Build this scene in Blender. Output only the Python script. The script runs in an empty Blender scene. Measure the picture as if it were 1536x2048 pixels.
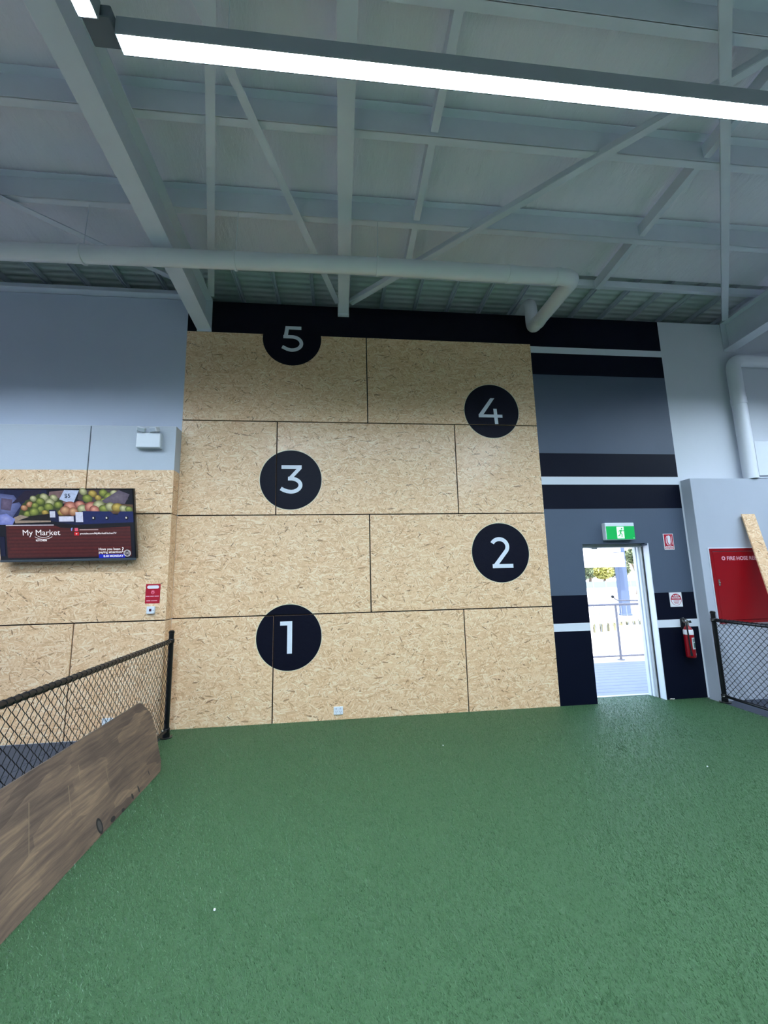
import bpy, bmesh, math, random
import numpy as np
from mathutils import Vector, Matrix

random.seed(7); np.random.seed(7)
sc = bpy.context.scene
COL = sc.collection

# ------------------------------------------------------------------ camera
cam_d = bpy.data.cameras.new('camera'); cam = bpy.data.objects.new('camera', cam_d); COL.objects.link(cam)
right = Vector((0.99414992, -0.10550126, -0.02313911))
down = Vector((-0.00648253, 0.15556505, -0.98780438))
fwd = Vector((0.10781425, 0.98217565, 0.15397106))
cam.matrix_world = Matrix(((right.x, -down.x, -fwd.x, 1.92579), (right.y, -down.y, -fwd.y, -5.12538),
                           (right.z, -down.z, -fwd.z, 1.62414), (0, 0, 0, 1)))
cam_d.sensor_fit = 'VERTICAL'; cam_d.sensor_height = 36.0
cam_d.lens = 827.4 / 2048 * 36.0
cam_d.clip_start = 0.05; cam_d.clip_end = 500
sc.camera = cam

# ------------------------------------------------------------------ view, sky, sun
sc.view_settings.view_transform = 'Standard'
sc.view_settings.look = 'None'
sc.view_settings.exposure = 0.0
sc.view_settings.gamma = 1.0
sc.view_settings.use_curve_mapping = False
sc.cycles.use_denoising = True
sc.cycles.max_bounces = 10
sc.cycles.diffuse_bounces = 6
sc.cycles.sample_clamp_indirect = 6.0

LAMP = 190.0           # radiance of the luminaire diffusers
LAMP_COL = (0.68, 0.84, 1.0)
SKY = 0.95

world = bpy.data.worlds.new('sky'); sc.world = world; world.use_nodes = True
wn = world.node_tree.nodes; wl = world.node_tree.links
for n in list(wn): wn.remove(n)
out = wn.new('ShaderNodeOutputWorld'); bg = wn.new('ShaderNodeBackground'); sky = wn.new('ShaderNodeTexSky')
try:
    sky.sky_type = 'NISHITA'
    sky.sun_disc = False
    sky.sun_elevation = math.radians(70); sky.sun_rotation = math.radians(180)
    sky.air_density = 1.2; sky.dust_density = 2.0
except Exception:
    pass
bg.inputs['Strength'].default_value = SKY
wl.new(sky.outputs['Color'], bg.inputs['Color']); wl.new(bg.outputs['Background'], out.inputs['Surface'])

sun_d = bpy.data.lights.new('sun', 'SUN'); sun = bpy.data.objects.new('sun', sun_d); COL.objects.link(sun)
sun_d.energy = 12.0; sun_d.angle = math.radians(0.6); sun_d.color = (1.0, 0.96, 0.9)
sun.location = (5, -3, 14)
sun.rotation_euler = Vector((0.12, 0.32, -0.94)).to_track_quat('-Z', 'Y').to_euler()

# ------------------------------------------------------------------ helpers
def lin(c):
    return tuple(((v / 12.92) if v <= 0.04045 else ((v + 0.055) / 1.055) ** 2.4) for v in c)
def rgb(r, g, b): return lin((r / 255, g / 255, b / 255))

MATS = {}
def new_mat(name):
    m = bpy.data.materials.new(name); m.use_nodes = True
    nt = m.node_tree
    b = nt.nodes.get('Principled BSDF')
    return m, nt, b
def N(nt, kind, **kw):
    n = nt.nodes.new(kind)
    for k, v in kw.items():
        try: setattr(n, k, v)
        except Exception: pass
    return n
def mixrgb(nt, fac, a, b, blend='MIX'):
    n = nt.nodes.new('ShaderNodeMix'); n.data_type = 'RGBA'; n.blend_type = blend
    for sock, v in ((n.inputs[0], fac), (n.inputs[6], a), (n.inputs[7], b)):
        if hasattr(v, 'links') or hasattr(v, 'is_linked'): nt.links.new(v, sock)
        else: sock.default_value = (v if not isinstance(v, tuple) else (*v[:3], 1)) if sock is not n.inputs[0] else v
    return n.outputs[2]
def math_(nt, op, a, b=None, c=None):
    n = nt.nodes.new('ShaderNodeMath'); n.operation = op
    for i, v in enumerate((a, b, c)):
        if v is None: continue
        if hasattr(v, 'is_linked'): nt.links.new(v, n.inputs[i])
        else: n.inputs[i].default_value = v
    return n.outputs[0]
def paint(name, col, rough=0.5, metal=0.0, var=0.06, scale=6.0, bump=0.0, bscale=120.0, spec=0.5, emit=None, estr=0.0):
    """plain painted / moulded surface: slight tonal variation and fine relief"""
    if name in MATS: return MATS[name]
    m, nt, b = new_mat(name); L = nt.links
    geo = N(nt, 'ShaderNodeNewGeometry')
    no = N(nt, 'ShaderNodeTexNoise'); no.inputs['Scale'].default_value = scale; no.inputs['Detail'].default_value = 5
    L.new(geo.outputs['Position'], no.inputs['Vector'])
    lo = tuple(c * (1 - var) for c in col); hi = tuple(min(1, c * (1 + var)) for c in col)
    L.new(mixrgb(nt, no.outputs['Fac'], lo, hi), b.inputs['Base Color'])
    b.inputs['Roughness'].default_value = rough; b.inputs['Metallic'].default_value = metal
    b.inputs['Specular IOR Level'].default_value = spec
    if bump:
        n2 = N(nt, 'ShaderNodeTexNoise'); n2.inputs['Scale'].default_value = bscale; n2.inputs['Detail'].default_value = 3
        L.new(geo.outputs['Position'], n2.inputs['Vector'])
        bp = N(nt, 'ShaderNodeBump'); bp.inputs['Strength'].default_value = bump; bp.inputs['Distance'].default_value = 0.004
        L.new(n2.outputs['Fac'], bp.inputs['Height']); L.new(bp.outputs['Normal'], b.inputs['Normal'])
    if emit:
        b.inputs['Emission Color'].default_value = (*emit, 1); b.inputs['Emission Strength'].default_value = estr
    MATS[name] = m
    return m

def osb(name, black=None):
    """oriented strand board: five layers of stretched, rotated strands, topmost strand wins"""
    if name in MATS: return MATS[name]
    m, nt, b = new_mat(name); L = nt.links
    tc = N(nt, 'ShaderNodeTexCoord'); oi = N(nt, 'ShaderNodeObjectInfo')
    off = N(nt, 'ShaderNodeVectorMath', operation='SCALE'); off.inputs[0].default_value = (37.0, 91.0, 0)
    L.new(oi.outputs['Random'], off.inputs['Scale'])
    add = N(nt, 'ShaderNodeVectorMath', operation='ADD')
    L.new(tc.outputs['UV'], add.inputs[0]); L.new(off.outputs[0], add.inputs[1])
    wob = N(nt, 'ShaderNodeTexNoise'); wob.inputs['Scale'].default_value = 22; wob.inputs['Detail'].default_value = 2
    L.new(add.outputs[0], wob.inputs['Vector'])
    wsub = N(nt, 'ShaderNodeVectorMath', operation='SUBTRACT'); wsub.inputs[1].default_value = (.5, .5, .5)
    L.new(wob.outputs['Color'], wsub.inputs[0])
    wsc = N(nt, 'ShaderNodeVectorMath', operation='SCALE'); wsc.inputs['Scale'].default_value = 0.011
    L.new(wsub.outputs[0], wsc.inputs[0])
    vec = N(nt, 'ShaderNodeVectorMath', operation='ADD')
    L.new(add.outputs[0], vec.inputs[0]); L.new(wsc.outputs[0], vec.inputs[1])
    tone = prio = None
    for ang, ln, wd, o in ((8, .085, .012, 0), (-24, .08, .011, 5), (34, .074, .011, 11), (-58, .06, .010, 23), (68, .055, .010, 31), (-6, .095, .014, 47)):
        r = N(nt, 'ShaderNodeVectorRotate', rotation_type='Z_AXIS'); r.inputs['Angle'].default_value = math.radians(ang)
        L.new(vec.outputs[0], r.inputs['Vector'])
        s = N(nt, 'ShaderNodeVectorMath', operation='MULTIPLY_ADD')
        s.inputs[1].default_value = (1 / ln, 1 / wd, 1); s.inputs[2].default_value = (o, o * 1.7, 0)
        L.new(r.outputs[0], s.inputs[0])
        v = N(nt, 'ShaderNodeTexVoronoi', voronoi_dimensions='2D'); v.inputs['Scale'].default_value = 1.0
        L.new(s.outputs[0], v.inputs['Vector'])
        sp = N(nt, 'ShaderNodeSeparateColor'); L.new(v.outputs['Color'], sp.inputs[0])
        if tone is None:
            tone, prio = sp.outputs[0], sp.outputs[1]
        else:
            g = math_(nt, 'GREATER_THAN', sp.outputs[1], prio)
            mx = N(nt, 'ShaderNodeMix'); L.new(g, mx.inputs[0]); L.new(tone, mx.inputs[2]); L.new(sp.outputs[0], mx.inputs[3])
            tone = mx.outputs[0]
            prio = math_(nt, 'MAXIMUM', sp.outputs[1], prio)
    ramp = N(nt, 'ShaderNodeValToRGB'); cr = ramp.color_ramp
    stops = [(0.0, rgb(122, 80, 50)), (0.012, rgb(160, 114, 76)), (0.035, rgb(206, 158, 114)), (0.16, rgb(222, 177, 132)), (0.4, rgb(234, 192, 147)), (0.7, rgb(243, 206, 164)), (1.0, rgb(252, 230, 198))]
    while len(cr.elements) < len(stops): cr.elements.new(0.5)
    for e, (p, c) in zip(cr.elements, stops): e.position = p; e.color = (*c, 1)
    L.new(tone, ramp.inputs[0])
    big = N(nt, 'ShaderNodeTexNoise'); big.inputs['Scale'].default_value = 3.0; big.inputs['Detail'].default_value = 3
    L.new(add.outputs[0], big.inputs['Vector'])
    colr = mixrgb(nt, 0.18, ramp.outputs[0], mixrgb(nt, big.outputs['Fac'], rgb(214, 160, 114), rgb(250, 224, 188)))
    if black is not None:
        colr = mixrgb(nt, 0.004, black, ramp.outputs[0])
        b.inputs['Roughness'].default_value = 0.42
        b.inputs['Specular IOR Level'].default_value = 0.1
    else:
        b.inputs['Roughness'].default_value = 0.45
        b.inputs['Coat Weight'].default_value = 0.3; b.inputs['Coat Roughness'].default_value = 0.22
    L.new(colr, b.inputs['Base Color'])
    bp = N(nt, 'ShaderNodeBump'); bp.inputs['Strength'].default_value = 0.35; bp.inputs['Distance'].default_value = 0.003
    L.new(tone, bp.inputs['Height']); L.new(bp.outputs['Normal'], b.inputs['Normal'])
    L.new(bp.outputs['Normal'], b.inputs['Coat Normal'])
    MATS[name] = m
    return m

# ---- mesh building
class MB:
    def __init__(self): self.v = []; self.f = []; self.mi = []
    def add(self, vs, fs, mi=0):
        o = len(self.v); self.v += [tuple(p) for p in vs]
        for f in fs: self.f.append(tuple(i + o for i in f)); self.mi.append(mi)
    def box(self, x0, x1, y0, y1, z0, z1, mi=0):
        vs = [(x0, y0, z0), (x1, y0, z0), (x1, y1, z0), (x0, y1, z0), (x0, y0, z1), (x1, y0, z1), (x1, y1, z1), (x0, y1, z1)]
        self.add(vs, [(0, 3, 2, 1), (4, 5, 6, 7), (0, 1, 5, 4), (1, 2, 6, 5), (2, 3, 7, 6), (3, 0, 4, 7)], mi)
    def bar(self, a, b, w, h, up=(0, 0, 1), mi=0):
        """rectangular bar from a to b; w across, h along up"""
        a = Vector(a); b = Vector(b); d = (b - a).normalized(); u = Vector(up)
        s = d.cross(u)
        if s.length < 1e-5: s = d.cross(Vector((1, 0, 0)))
        s.normalize(); u = s.cross(d).normalized()
        vs = []
        for p in (a, b):
            for i, j in ((-1, -1), (1, -1), (1, 1), (-1, 1)): vs.append(p + s * (i * w / 2) + u * (j * h / 2))
        self.add(vs, [(3, 2, 1, 0), (4, 5, 6, 7), (0, 1, 5, 4), (1, 2, 6, 5), (2, 3, 7, 6), (3, 0, 4, 7)], mi)
    def prism(self, prof, a, b, up=(0, 0, 1), mi=0):
        """extrude a closed 2D profile (side, up) from a to b"""
        a = Vector(a); b = Vector(b); d = (b - a).normalized(); u = Vector(up); s = d.cross(u).normalized(); u = s.cross(d).normalized()
        n = len(prof); vs = [p + s * x + u * y for p in (a, b) for x, y in prof]
        fs = [tuple(reversed(range(n))), tuple(range(n, 2 * n))] + [(i, (i + 1) % n, n + (i + 1) % n, n + i) for i in range(n)]
        self.add(vs, fs, mi)
    def tube(self, pts, r, seg=10, cap=True, mi=0, closed=False):
        pts = [Vector(p) for p in pts]; n = len(pts); rs = r if isinstance(r, (list, tuple)) else [r] * n
        t0 = (pts[1] - pts[0]).normalized()
        ref = Vector((0, 0, 1)) if abs(t0.z) < 0.9 else Vector((1, 0, 0))
        s = t0.cross(ref).normalized(); vs = []; fs = []
        for i, p in enumerate(pts):
            if i == 0: t = pts[1] - pts[0]
            elif i == n - 1: t = pts[-1] - pts[-2]
            else: t = (pts[i + 1] - pts[i]).normalized() + (pts[i] - pts[i - 1]).normalized()
            t.normalize(); s = (s - t * s.dot(t)).normalized(); u = t.cross(s)
            for k in range(seg):
                a = 2 * math.pi * k / seg; vs.append(p + (s * math.cos(a) + u * math.sin(a)) * rs[i])
        for i in range(n - 1):
            for k in range(seg):
                fs.append((i * seg + k, i * seg + (k + 1) % seg, (i + 1) * seg + (k + 1) % seg, (i + 1) * seg + k))
        if cap: fs.append(tuple(reversed(range(seg)))); fs.append(tuple(range((n - 1) * seg, n * seg)))
        self.add(vs, fs, mi)
    def lathe(self, prof, c, axis='Z', seg=20, mi=0):
        """profile of (radius, height) about an axis through c"""
        c = Vector(c); vs = []; fs = []; n = len(prof)
        for r, h in prof:
            for k in range(seg):
                a = 2 * math.pi * k / seg; x, y = r * math.cos(a), r * math.sin(a)
                vs.append(c + (Vector((x, y, h)) if axis == 'Z' else Vector((x, -h, y)) if axis == 'Y' else Vector((h, x, y))))
        for i in range(n - 1):
            for k in range(seg):
                fs.append((i * seg + k, i * seg + (k + 1) % seg, (i + 1) * seg + (k + 1) % seg, (i + 1) * seg + k))
        fs.append(tuple(reversed(range(seg)))); fs.append(tuple(range((n - 1) * seg, n * seg)))
        self.add(vs, fs, mi)
    def poly(self, pts2, y, mi=0):
        """flat polygon in the X-Z plane at depth y, facing the room (-Y)"""
        a = sum(pts2[i][0] * pts2[(i + 1) % len(pts2)][1] - pts2[(i + 1) % len(pts2)][0] * pts2[i][1] for i in range(len(pts2)))
        p = pts2 if a > 0 else list(reversed(pts2))
        self.add([(x, y, z) for x, z in p], [tuple(range(len(p)))], mi)
    def mesh(self, name, mats, smooth=False, bevel=0.0, uv=True):
        me = bpy.data.meshes.new(name); me.from_pydata([tuple(p) for p in self.v], [], self.f)
        for m in (mats if isinstance(mats, (list, tuple)) else [mats]): me.materials.append(m)
        me.polygons.foreach_set('material_index', self.mi)
        bm = bmesh.new(); bm.from_mesh(me)
        if bevel:
            bmesh.ops.remove_doubles(bm, verts=bm.verts, dist=1e-6)
            bmesh.ops.bevel(bm, geom=[e for e in bm.edges if len(e.link_faces) == 2 and e.calc_face_angle(0) > 0.5], offset=bevel, segments=1, affect='EDGES', clamp_overlap=True)
        bmesh.ops.recalc_face_normals(bm, faces=bm.faces) if bevel else None
        if uv:
            lay = bm.loops.layers.uv.new('UVMap')
            for f in bm.faces:
                n = f.normal; a = max(range(3), key=lambda i: abs(n[i]))
                for l in f.loops:
                    c = l.vert.co
                    l[lay].uv = (c.y, c.z) if a == 0 else (c.x, c.z) if a == 1 else (c.x, c.y)
        bm.to_mesh(me); bm.free()
        if smooth:
            me.polygons.foreach_set('use_smooth', [True] * len(me.polygons))
            try: me.set_sharp_from_angle(angle=math.radians(40))
            except Exception: pass
        me.update()
        return me
    def build(self, name, mats, parent=None, smooth=False, bevel=0.0, uv=True):
        o = bpy.data.objects.new(name, self.mesh(name, mats, smooth, bevel, uv)); COL.objects.link(o)
        if parent is not None: o.parent = parent
        return o

def tag(o, label=None, cat=None, group=None, kind=None):
    if label: o['label'] = label
    if cat: o['category'] = cat
    if group: o['group'] = group
    if kind: o['kind'] = kind
    return o
def thing(name, label, cat, group=None, kind=None):
    o = bpy.data.objects.new(name, None); COL.objects.link(o); o.empty_display_size = 0.1
    return tag(o, label, cat, group, kind)
def bx(name, x0, x1, y0, y1, z0, z1, mat, parent=None, bevel=0.0):
    b = MB(); b.box(x0, x1, y0, y1, z0, z1); return b.build(name, mat, parent, bevel=bevel)
def fillet(pts, r, n=8):
    pts = [Vector(p) for p in pts]; out = [pts[0]]
    for i in range(1, len(pts) - 1):
        a = (pts[i - 1] - pts[i]).normalized(); b = (pts[i + 1] - pts[i]).normalized()
        p0 = pts[i] + a * r; p1 = pts[i] + b * r
        for k in range(n + 1):
            t = k / n; out.append(p0 * (1 - t) ** 2 + pts[i] * 2 * t * (1 - t) + p1 * t * t)
    out.append(pts[-1]); return out
def circle(cx, cz, r, n=72, a0=0, a1=2 * math.pi):
    return [(cx + r * math.cos(a0 + (a1 - a0) * k / n), cz + r * math.sin(a0 + (a1 - a0) * k / n)) for k in range(n)]
def clip(poly, x0, x1, z0, z1):
    for ax, lim, sgn in ((0, x0, 1), (0, x1, -1), (1, z0, 1), (1, z1, -1)):
        res = []
        for i in range(len(poly)):
            p, q = poly[i], poly[(i + 1) % len(poly)]
            dp, dq = sgn * (p[ax] - lim), sgn * (q[ax] - lim)
            if dp >= 0: res.append(p)
            if dp * dq < 0:
                t = dp / (dp - dq); res.append((p[0] + (q[0] - p[0]) * t, p[1] + (q[1] - p[1]) * t))
        poly = res
        if not poly: return []
    return poly
def stroke(pts, w):
    """quads along a centre line of width w"""
    P = [Vector(p) for p in pts]; L_, R_ = [], []
    for i, p in enumerate(P):
        if i == 0: t = P[1] - P[0]
        elif i == len(P) - 1: t = P[-1] - P[-2]
        else: t = (P[i + 1] - P[i]).normalized() + (P[i] - P[i - 1]).normalized()
        t.normalize(); n = Vector((-t.y, t.x)); k = 1.0
        if 0 < i < len(P) - 1:
            k = 1 / max(0.5, n.dot(Vector((-(P[i + 1] - P[i]).normalized().y, (P[i + 1] - P[i]).normalized().x))))
        L_.append(p + n * (w / 2 * k)); R_.append(p - n * (w / 2 * k))
    return [[tuple(L_[i]), tuple(R_[i]), tuple(R_[i + 1]), tuple(L_[i + 1])] for i in range(len(P) - 1)]
def rect(x0, x1, z0, z1): return [(x0, z0), (x1, z0), (x1, z1), (x0, z1)]
def text_polys(body, size, align='LEFT', bold=0.0):
    """triangulated outline of lettering, as 2D polygons"""
    cu = bpy.data.curves.new('lettering', 'FONT'); cu.body = body; cu.size = size; cu.align_x = align; cu.offset = bold; cu.resolution_u = 3
    o = bpy.data.objects.new('lettering', cu); COL.objects.link(o)
    dg = bpy.context.evaluated_depsgraph_get(); dg.update()
    me = o.evaluated_get(dg).to_mesh()
    res = [[(me.vertices[i].co.x, me.vertices[i].co.y) for i in p.vertices] for p in me.polygons]
    o.evaluated_get(dg).to_mesh_clear(); bpy.data.objects.remove(o); bpy.data.curves.remove(cu)
    return res

# ------------------------------------------------------------------ materials
M_OSB = osb('osb_board')
BLACK = rgb(8, 13, 30)
M_DISC = osb('osb_painted_black', black=BLACK)
M_OSBW = osb('osb_painted_white', black=rgb(196, 202, 212))
M_WHITE = paint('wall_white', rgb(216, 220, 228), 0.6, var=0.03, scale=2.0, bump=0.15)
M_NIB = paint('wall_white_dimmed', rgb(178, 184, 196), 0.6, var=0.03, scale=2.0, bump=0.15)  # wall white again, with dimmer light put into its colour on the nib
M_UPPER = paint('wall_pale_grey', rgb(198, 206, 224), 0.6, var=0.04, scale=2.0, bump=0.15)
M_BLACK = paint('wall_black', BLACK, 0.5, var=0.15, scale=3, bump=0.2, spec=0.12)
M_GREY = paint('wall_slate_grey', rgb(74, 86, 104), 0.5, var=0.05, scale=3, bump=0.2)
M_FAR = paint('wall_charcoal', rgb(96, 100, 108), 0.6, var=0.04)
M_STRIPE = paint('wall_stripe_white', rgb(218, 223, 232), 0.55, var=0.02, bump=0.1)
M_NUM = paint('numeral_white', rgb(222, 228, 238), 0.45, var=0.02, bump=0.3, bscale=60)
M_STEEL = paint('painted_steel', rgb(222, 226, 238), 0.5, var=0.06, scale=5, bump=0.1)
M_PVC = paint('white_pvc', rgb(236, 238, 246), 0.35, var=0.03, scale=4)
M_GAP = paint('dark_gap', rgb(16, 9, 6), 0.9)
M_BLKMETAL = paint('black_coated_steel', rgb(10, 11, 15), 0.28, var=0.1, scale=20)
M_WIRE = paint('black_vinyl_wire', rgb(12, 13, 16), 0.7, var=0.1, spec=0.2)
M_RED = paint('red_enamel', rgb(140, 4, 18), 0.3, var=0.05)
M_REDSIGN = paint('red_sign_print', rgb(178, 18, 44), 0.4, var=0.03)
M_SIGNWHITE = paint('sign_white', rgb(232, 232, 236), 0.4, var=0.02)
M_PLASTIC = paint('white_plastic', rgb(228, 232, 238), 0.35, var=0.02)
M_DARKPL = paint('dark_plastic', rgb(22, 24, 30), 0.3, var=0.1)
M_BLACKGL = paint('black_gloss', rgb(8, 8, 12), 0.2, var=0.1)
M_ALU = paint('satin_aluminium', rgb(190, 194, 200), 0.35, metal=0.7, var=0.04)
M_CHROME = paint('bright_metal', rgb(200, 196, 188), 0.25, metal=0.9, var=0.05)
M_HOUSING = paint('lamp_housing', rgb(150, 158, 168), 0.45, var=0.03)
M_LAMP = paint('lamp_diffuser', (0.9, 0.9, 0.9), 0.5, emit=LAMP_COL, estr=LAMP)
M_CONC = paint('sunlit_concrete', rgb(206, 202, 196), 0.8, var=0.08, scale=1.5, bump=0.3)
M_DECK = paint('pale_deck_board', rgb(146, 150, 164), 0.6, var=0.10, scale=9, bump=0.3)
M_RAIL = paint('galvanised_rail', rgb(150, 146, 150), 0.45, metal=0.3, var=0.06)
M_COLUMN = paint('blue_grey_column_paint', rgb(68, 84, 112), 0.6, var=0.05)
M_BARK = paint('bark', rgb(110, 98, 86), 0.9, var=0.25, scale=12, bump=0.6)

def foil_mat():
    m, nt, b = new_mat('roof_blanket'); L = nt.links
    geo = N(nt, 'ShaderNodeNewGeometry')
    sep = N(nt, 'ShaderNodeVectorMath', operation='MULTIPLY'); sep.inputs[1].default_value = (1, 0.35, 1)
    L.new(geo.outputs['Position'], sep.inputs[0])
    a = N(nt, 'ShaderNodeTexNoise'); a.inputs['Scale'].default_value = 3.5; a.inputs['Detail'].default_value = 7; a.inputs['Roughness'].default_value = 0.62
    L.new(sep.outputs[0], a.inputs['Vector'])
    L.new(mixrgb(nt, a.outputs['Fac'], rgb(232, 228, 240), rgb(246, 244, 252)), b.inputs['Base Color'])
    w = N(nt, 'ShaderNodeTexWave', bands_direction='X', wave_profile='SAW'); w.inputs['Scale'].default_value = 1.6; w.inputs['Distortion'].default_value = 0.6
    L.new(geo.outputs['Position'], w.inputs['Vector'])
    h = math_(nt, 'MULTIPLY_ADD', w.outputs['Fac'], 0.25, a.outputs['Fac'])
    bp = N(nt, 'ShaderNodeBump'); bp.inputs['Strength'].default_value = 0.8; bp.inputs['Distance'].default_value = 0.05
    L.new(h, bp.inputs['Height']); L.new(bp.outputs['Normal'], b.inputs['Normal'])
    b.inputs['Roughness'].default_value = 0.6
    return m
M_FOIL = foil_mat()
M_SHEET = paint('ribbed_steel_sheet', rgb(204, 214, 214), 0.5, var=0.08, scale=8)

def turf_mat(name, blades):
    m, nt, b = new_mat(name); L = nt.links
    geo = N(nt, 'ShaderNodeNewGeometry')
    n1 = N(nt, 'ShaderNodeTexNoise'); n1.inputs['Scale'].default_value = 1.1; n1.inputs['Detail'].default_value = 4
    L.new(geo.outputs['Position'], n1.inputs['Vector'])
    n2 = N(nt, 'ShaderNodeTexNoise'); n2.inputs['Scale'].default_value = 90; n2.inputs['Detail'].default_value = 6; n2.inputs['Roughness'].default_value = 0.7
    L.new(geo.outputs['Position'], n2.inputs['Vector'])
    base = mixrgb(nt, n1.outputs['Fac'], rgb(46, 80, 48), rgb(56, 94, 56))
    f = geo.outputs['Random Per Island'] if blades else n2.outputs['Fac']
    fine = mixrgb(nt, f, rgb(30, 58, 34), rgb(92, 130, 88))
    L.new(mixrgb(nt, 0.55, base, fine), b.inputs['Base Color'])
    b.inputs['Roughness'].default_value = 0.38
    b.inputs['Specular IOR Level'].default_value = 0.4
    if not blades:
        bp = N(nt, 'ShaderNodeBump'); bp.inputs['Strength'].default_value = 0.8; bp.inputs['Distance'].default_value = 0.01
        L.new(n2.outputs['Fac'], bp.inputs['Height']); L.new(bp.outputs['Normal'], b.inputs['Normal'])
    return m
M_TURF = turf_mat('artificial_turf', False)
M_BLADE = turf_mat('artificial_turf_blades', True)
M_RUBBER = paint('charcoal_rubber', rgb(54, 60, 74), 0.75, var=0.2, scale=60, bump=0.5, bscale=200)

def barrier_mat():
    m, nt, b = new_mat('weathered_wood_sheet'); L = nt.links
    tc = N(nt, 'ShaderNodeTexCoord')
    wob = N(nt, 'ShaderNodeTexNoise'); wob.inputs['Scale'].default_value = 2.6; wob.inputs['Detail'].default_value = 3
    L.new(tc.outputs['UV'], wob.inputs['Vector'])
    sh = N(nt, 'ShaderNodeVectorMath', operation='MULTIPLY_ADD'); sh.inputs[1].default_value = (.14, .05, 0)
    L.new(wob.outputs['Color'], sh.inputs[0]); L.new(tc.outputs['UV'], sh.inputs[2])
    mp = N(nt, 'ShaderNodeVectorMath', operation='MULTIPLY'); mp.inputs[1].default_value = (1.3, 20.0, 1)
    L.new(sh.outputs[0], mp.inputs[0])
    grain = N(nt, 'ShaderNodeTexNoise'); grain.inputs['Scale'].default_value = 1.6; grain.inputs['Detail'].default_value = 9; grain.inputs['Roughness'].default_value = 0.66
    L.new(mp.outputs[0], grain.inputs['Vector'])
    # irregular stained patches, a few with crisp pale edges
    pv = N(nt, 'ShaderNodeVectorMath', operation='MULTIPLY'); pv.inputs[1].default_value = (2.6, 8.5, 1)
    L.new(sh.outputs[0], pv.inputs[0])
    vo = N(nt, 'ShaderNodeTexVoronoi', voronoi_dimensions='2D', distance='CHEBYCHEV'); vo.inputs['Scale'].default_value = 1.0
    L.new(pv.outputs[0], vo.inputs['Vector'])
    sp = N(nt, 'ShaderNodeSeparateColor'); L.new(vo.outputs['Color'], sp.inputs[0])
    ramp = N(nt, 'ShaderNodeValToRGB'); cr = ramp.color_ramp
    stops = [(0.0, rgb(58, 46, 42)), (0.3, rgb(86, 70, 60)), (0.55, rgb(112, 91, 75)), (0.75, rgb(140, 115, 91)), (1.0, rgb(168, 142, 114))]
    while len(cr.elements) < len(stops): cr.elements.new(0.5)
    for e, (p, c) in zip(cr.elements, stops): e.position = p; e.color = (*c, 1)
    big = N(nt, 'ShaderNodeTexNoise'); big.inputs['Scale'].default_value = 3.2; big.inputs['Detail'].default_value = 4
    L.new(tc.outputs['UV'], big.inputs['Vector'])
    t1 = math_(nt, 'MULTIPLY_ADD', sp.outputs[0], 0.34, math_(nt, 'MULTIPLY', big.outputs['Fac'], 0.46))
    t2 = math_(nt, 'MULTIPLY_ADD', math_(nt, 'SUBTRACT', grain.outputs['Fac'], 0.5), 1.3, math_(nt, 'ADD', t1, 0.02))
    L.new(t2, ramp.inputs[0])
    L.new(ramp.outputs[0], b.inputs['Base Color']); b.inputs['Roughness'].default_value = 0.6
    bp = N(nt, 'ShaderNodeBump'); bp.inputs['Strength'].default_value = 0.2; bp.inputs['Distance'].default_value = 0.004
    L.new(grain.outputs['Fac'], bp.inputs['Height']); L.new(bp.outputs['Normal'], b.inputs['Normal'])
    return m
M_BARRIER = barrier_mat()

def leaf_mat(name, c0, c1):
    m, nt, b = new_mat(name); geo = N(nt, 'ShaderNodeNewGeometry')
    nt.links.new(mixrgb(nt, geo.outputs['Random Per Island'], c0, c1), b.inputs['Base Color']); b.inputs['Roughness'].default_value = 0.6
    return m
M_LEAF = leaf_mat('grey_green_leaf', rgb(66, 78, 58), rgb(116, 128, 92))
M_LEAFY = leaf_mat('yellow_green_leaf', rgb(128, 130, 60), rgb(176, 172, 100))
M_REED = leaf_mat('strappy_leaf', rgb(70, 70, 62), rgb(150, 150, 112))

# ------------------------------------------------------------------ structure: floor
fb = MB(); fb.box(0.06, 6.575, -14, 0.27, -0.06, 0.0)
floor = tag(fb.build('floor', M_TURF), 'green artificial turf covering the floor of the fenced run', 'floor', kind='structure')
def tile_mesh(s=0.5, gap=0.004, n=6):
    """interlocking rubber tile with a toothed rim"""
    t = 0.012; pts = []
    h = s / 2 - gap / 2
    def side(a, b):
        a = Vector(a); b = Vector(b); d = (b - a) / (2 * n); nrm = Vector((d.y, -d.x)).normalized()
        for k in range(2 * n):
            sgn = t / 2 if k % 2 == 0 else -t / 2
            pts.append(a + d * k + nrm * sgn); pts.append(a + d * (k + 1) + nrm * sgn)
    side((-h, -h), (h, -h)); side((h, -h), (h, h)); side((h, h), (-h, h)); side((-h, h), (-h, -h))
    m = MB(); k = len(pts)
    m.add([(p.x, p.y, -0.05) for p in pts] + [(p.x, p.y, 0.0) for p in pts],
          [tuple(range(k, 2 * k))] + [(i, (i + 1) % k, k + (i + 1) % k, k + i) for i in range(k)])
    return m.mesh('rubber_tile', M_RUBBER)
tile_me = tile_mesh()
def matting(name, label, x0, nx, y1, ny):
    b = MB(); b.box(x0 - 0.01, x0 + nx * 0.5 + 0.01, y1 - ny * 0.5, y1 + 0.05, -0.12, -0.02)
    base = tag(b.build(name, M_RUBBER), label, 'floor', kind='structure')
    for i in range(nx):
        for j in range(ny):
            o = bpy.data.objects.new('rubber_tile', tile_me); COL.objects.link(o); o.parent = base
            o.location = (x0 + 0.25 + 0.5 * i, y1 - 0.25 - 0.5 * j, -0.001 * ((i * 7 + j * 3) % 3) - 0.002)
matting('floor_matting', 'charcoal interlocking rubber matting behind the left fence', -4.445, 9, -0.17, 11)
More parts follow.
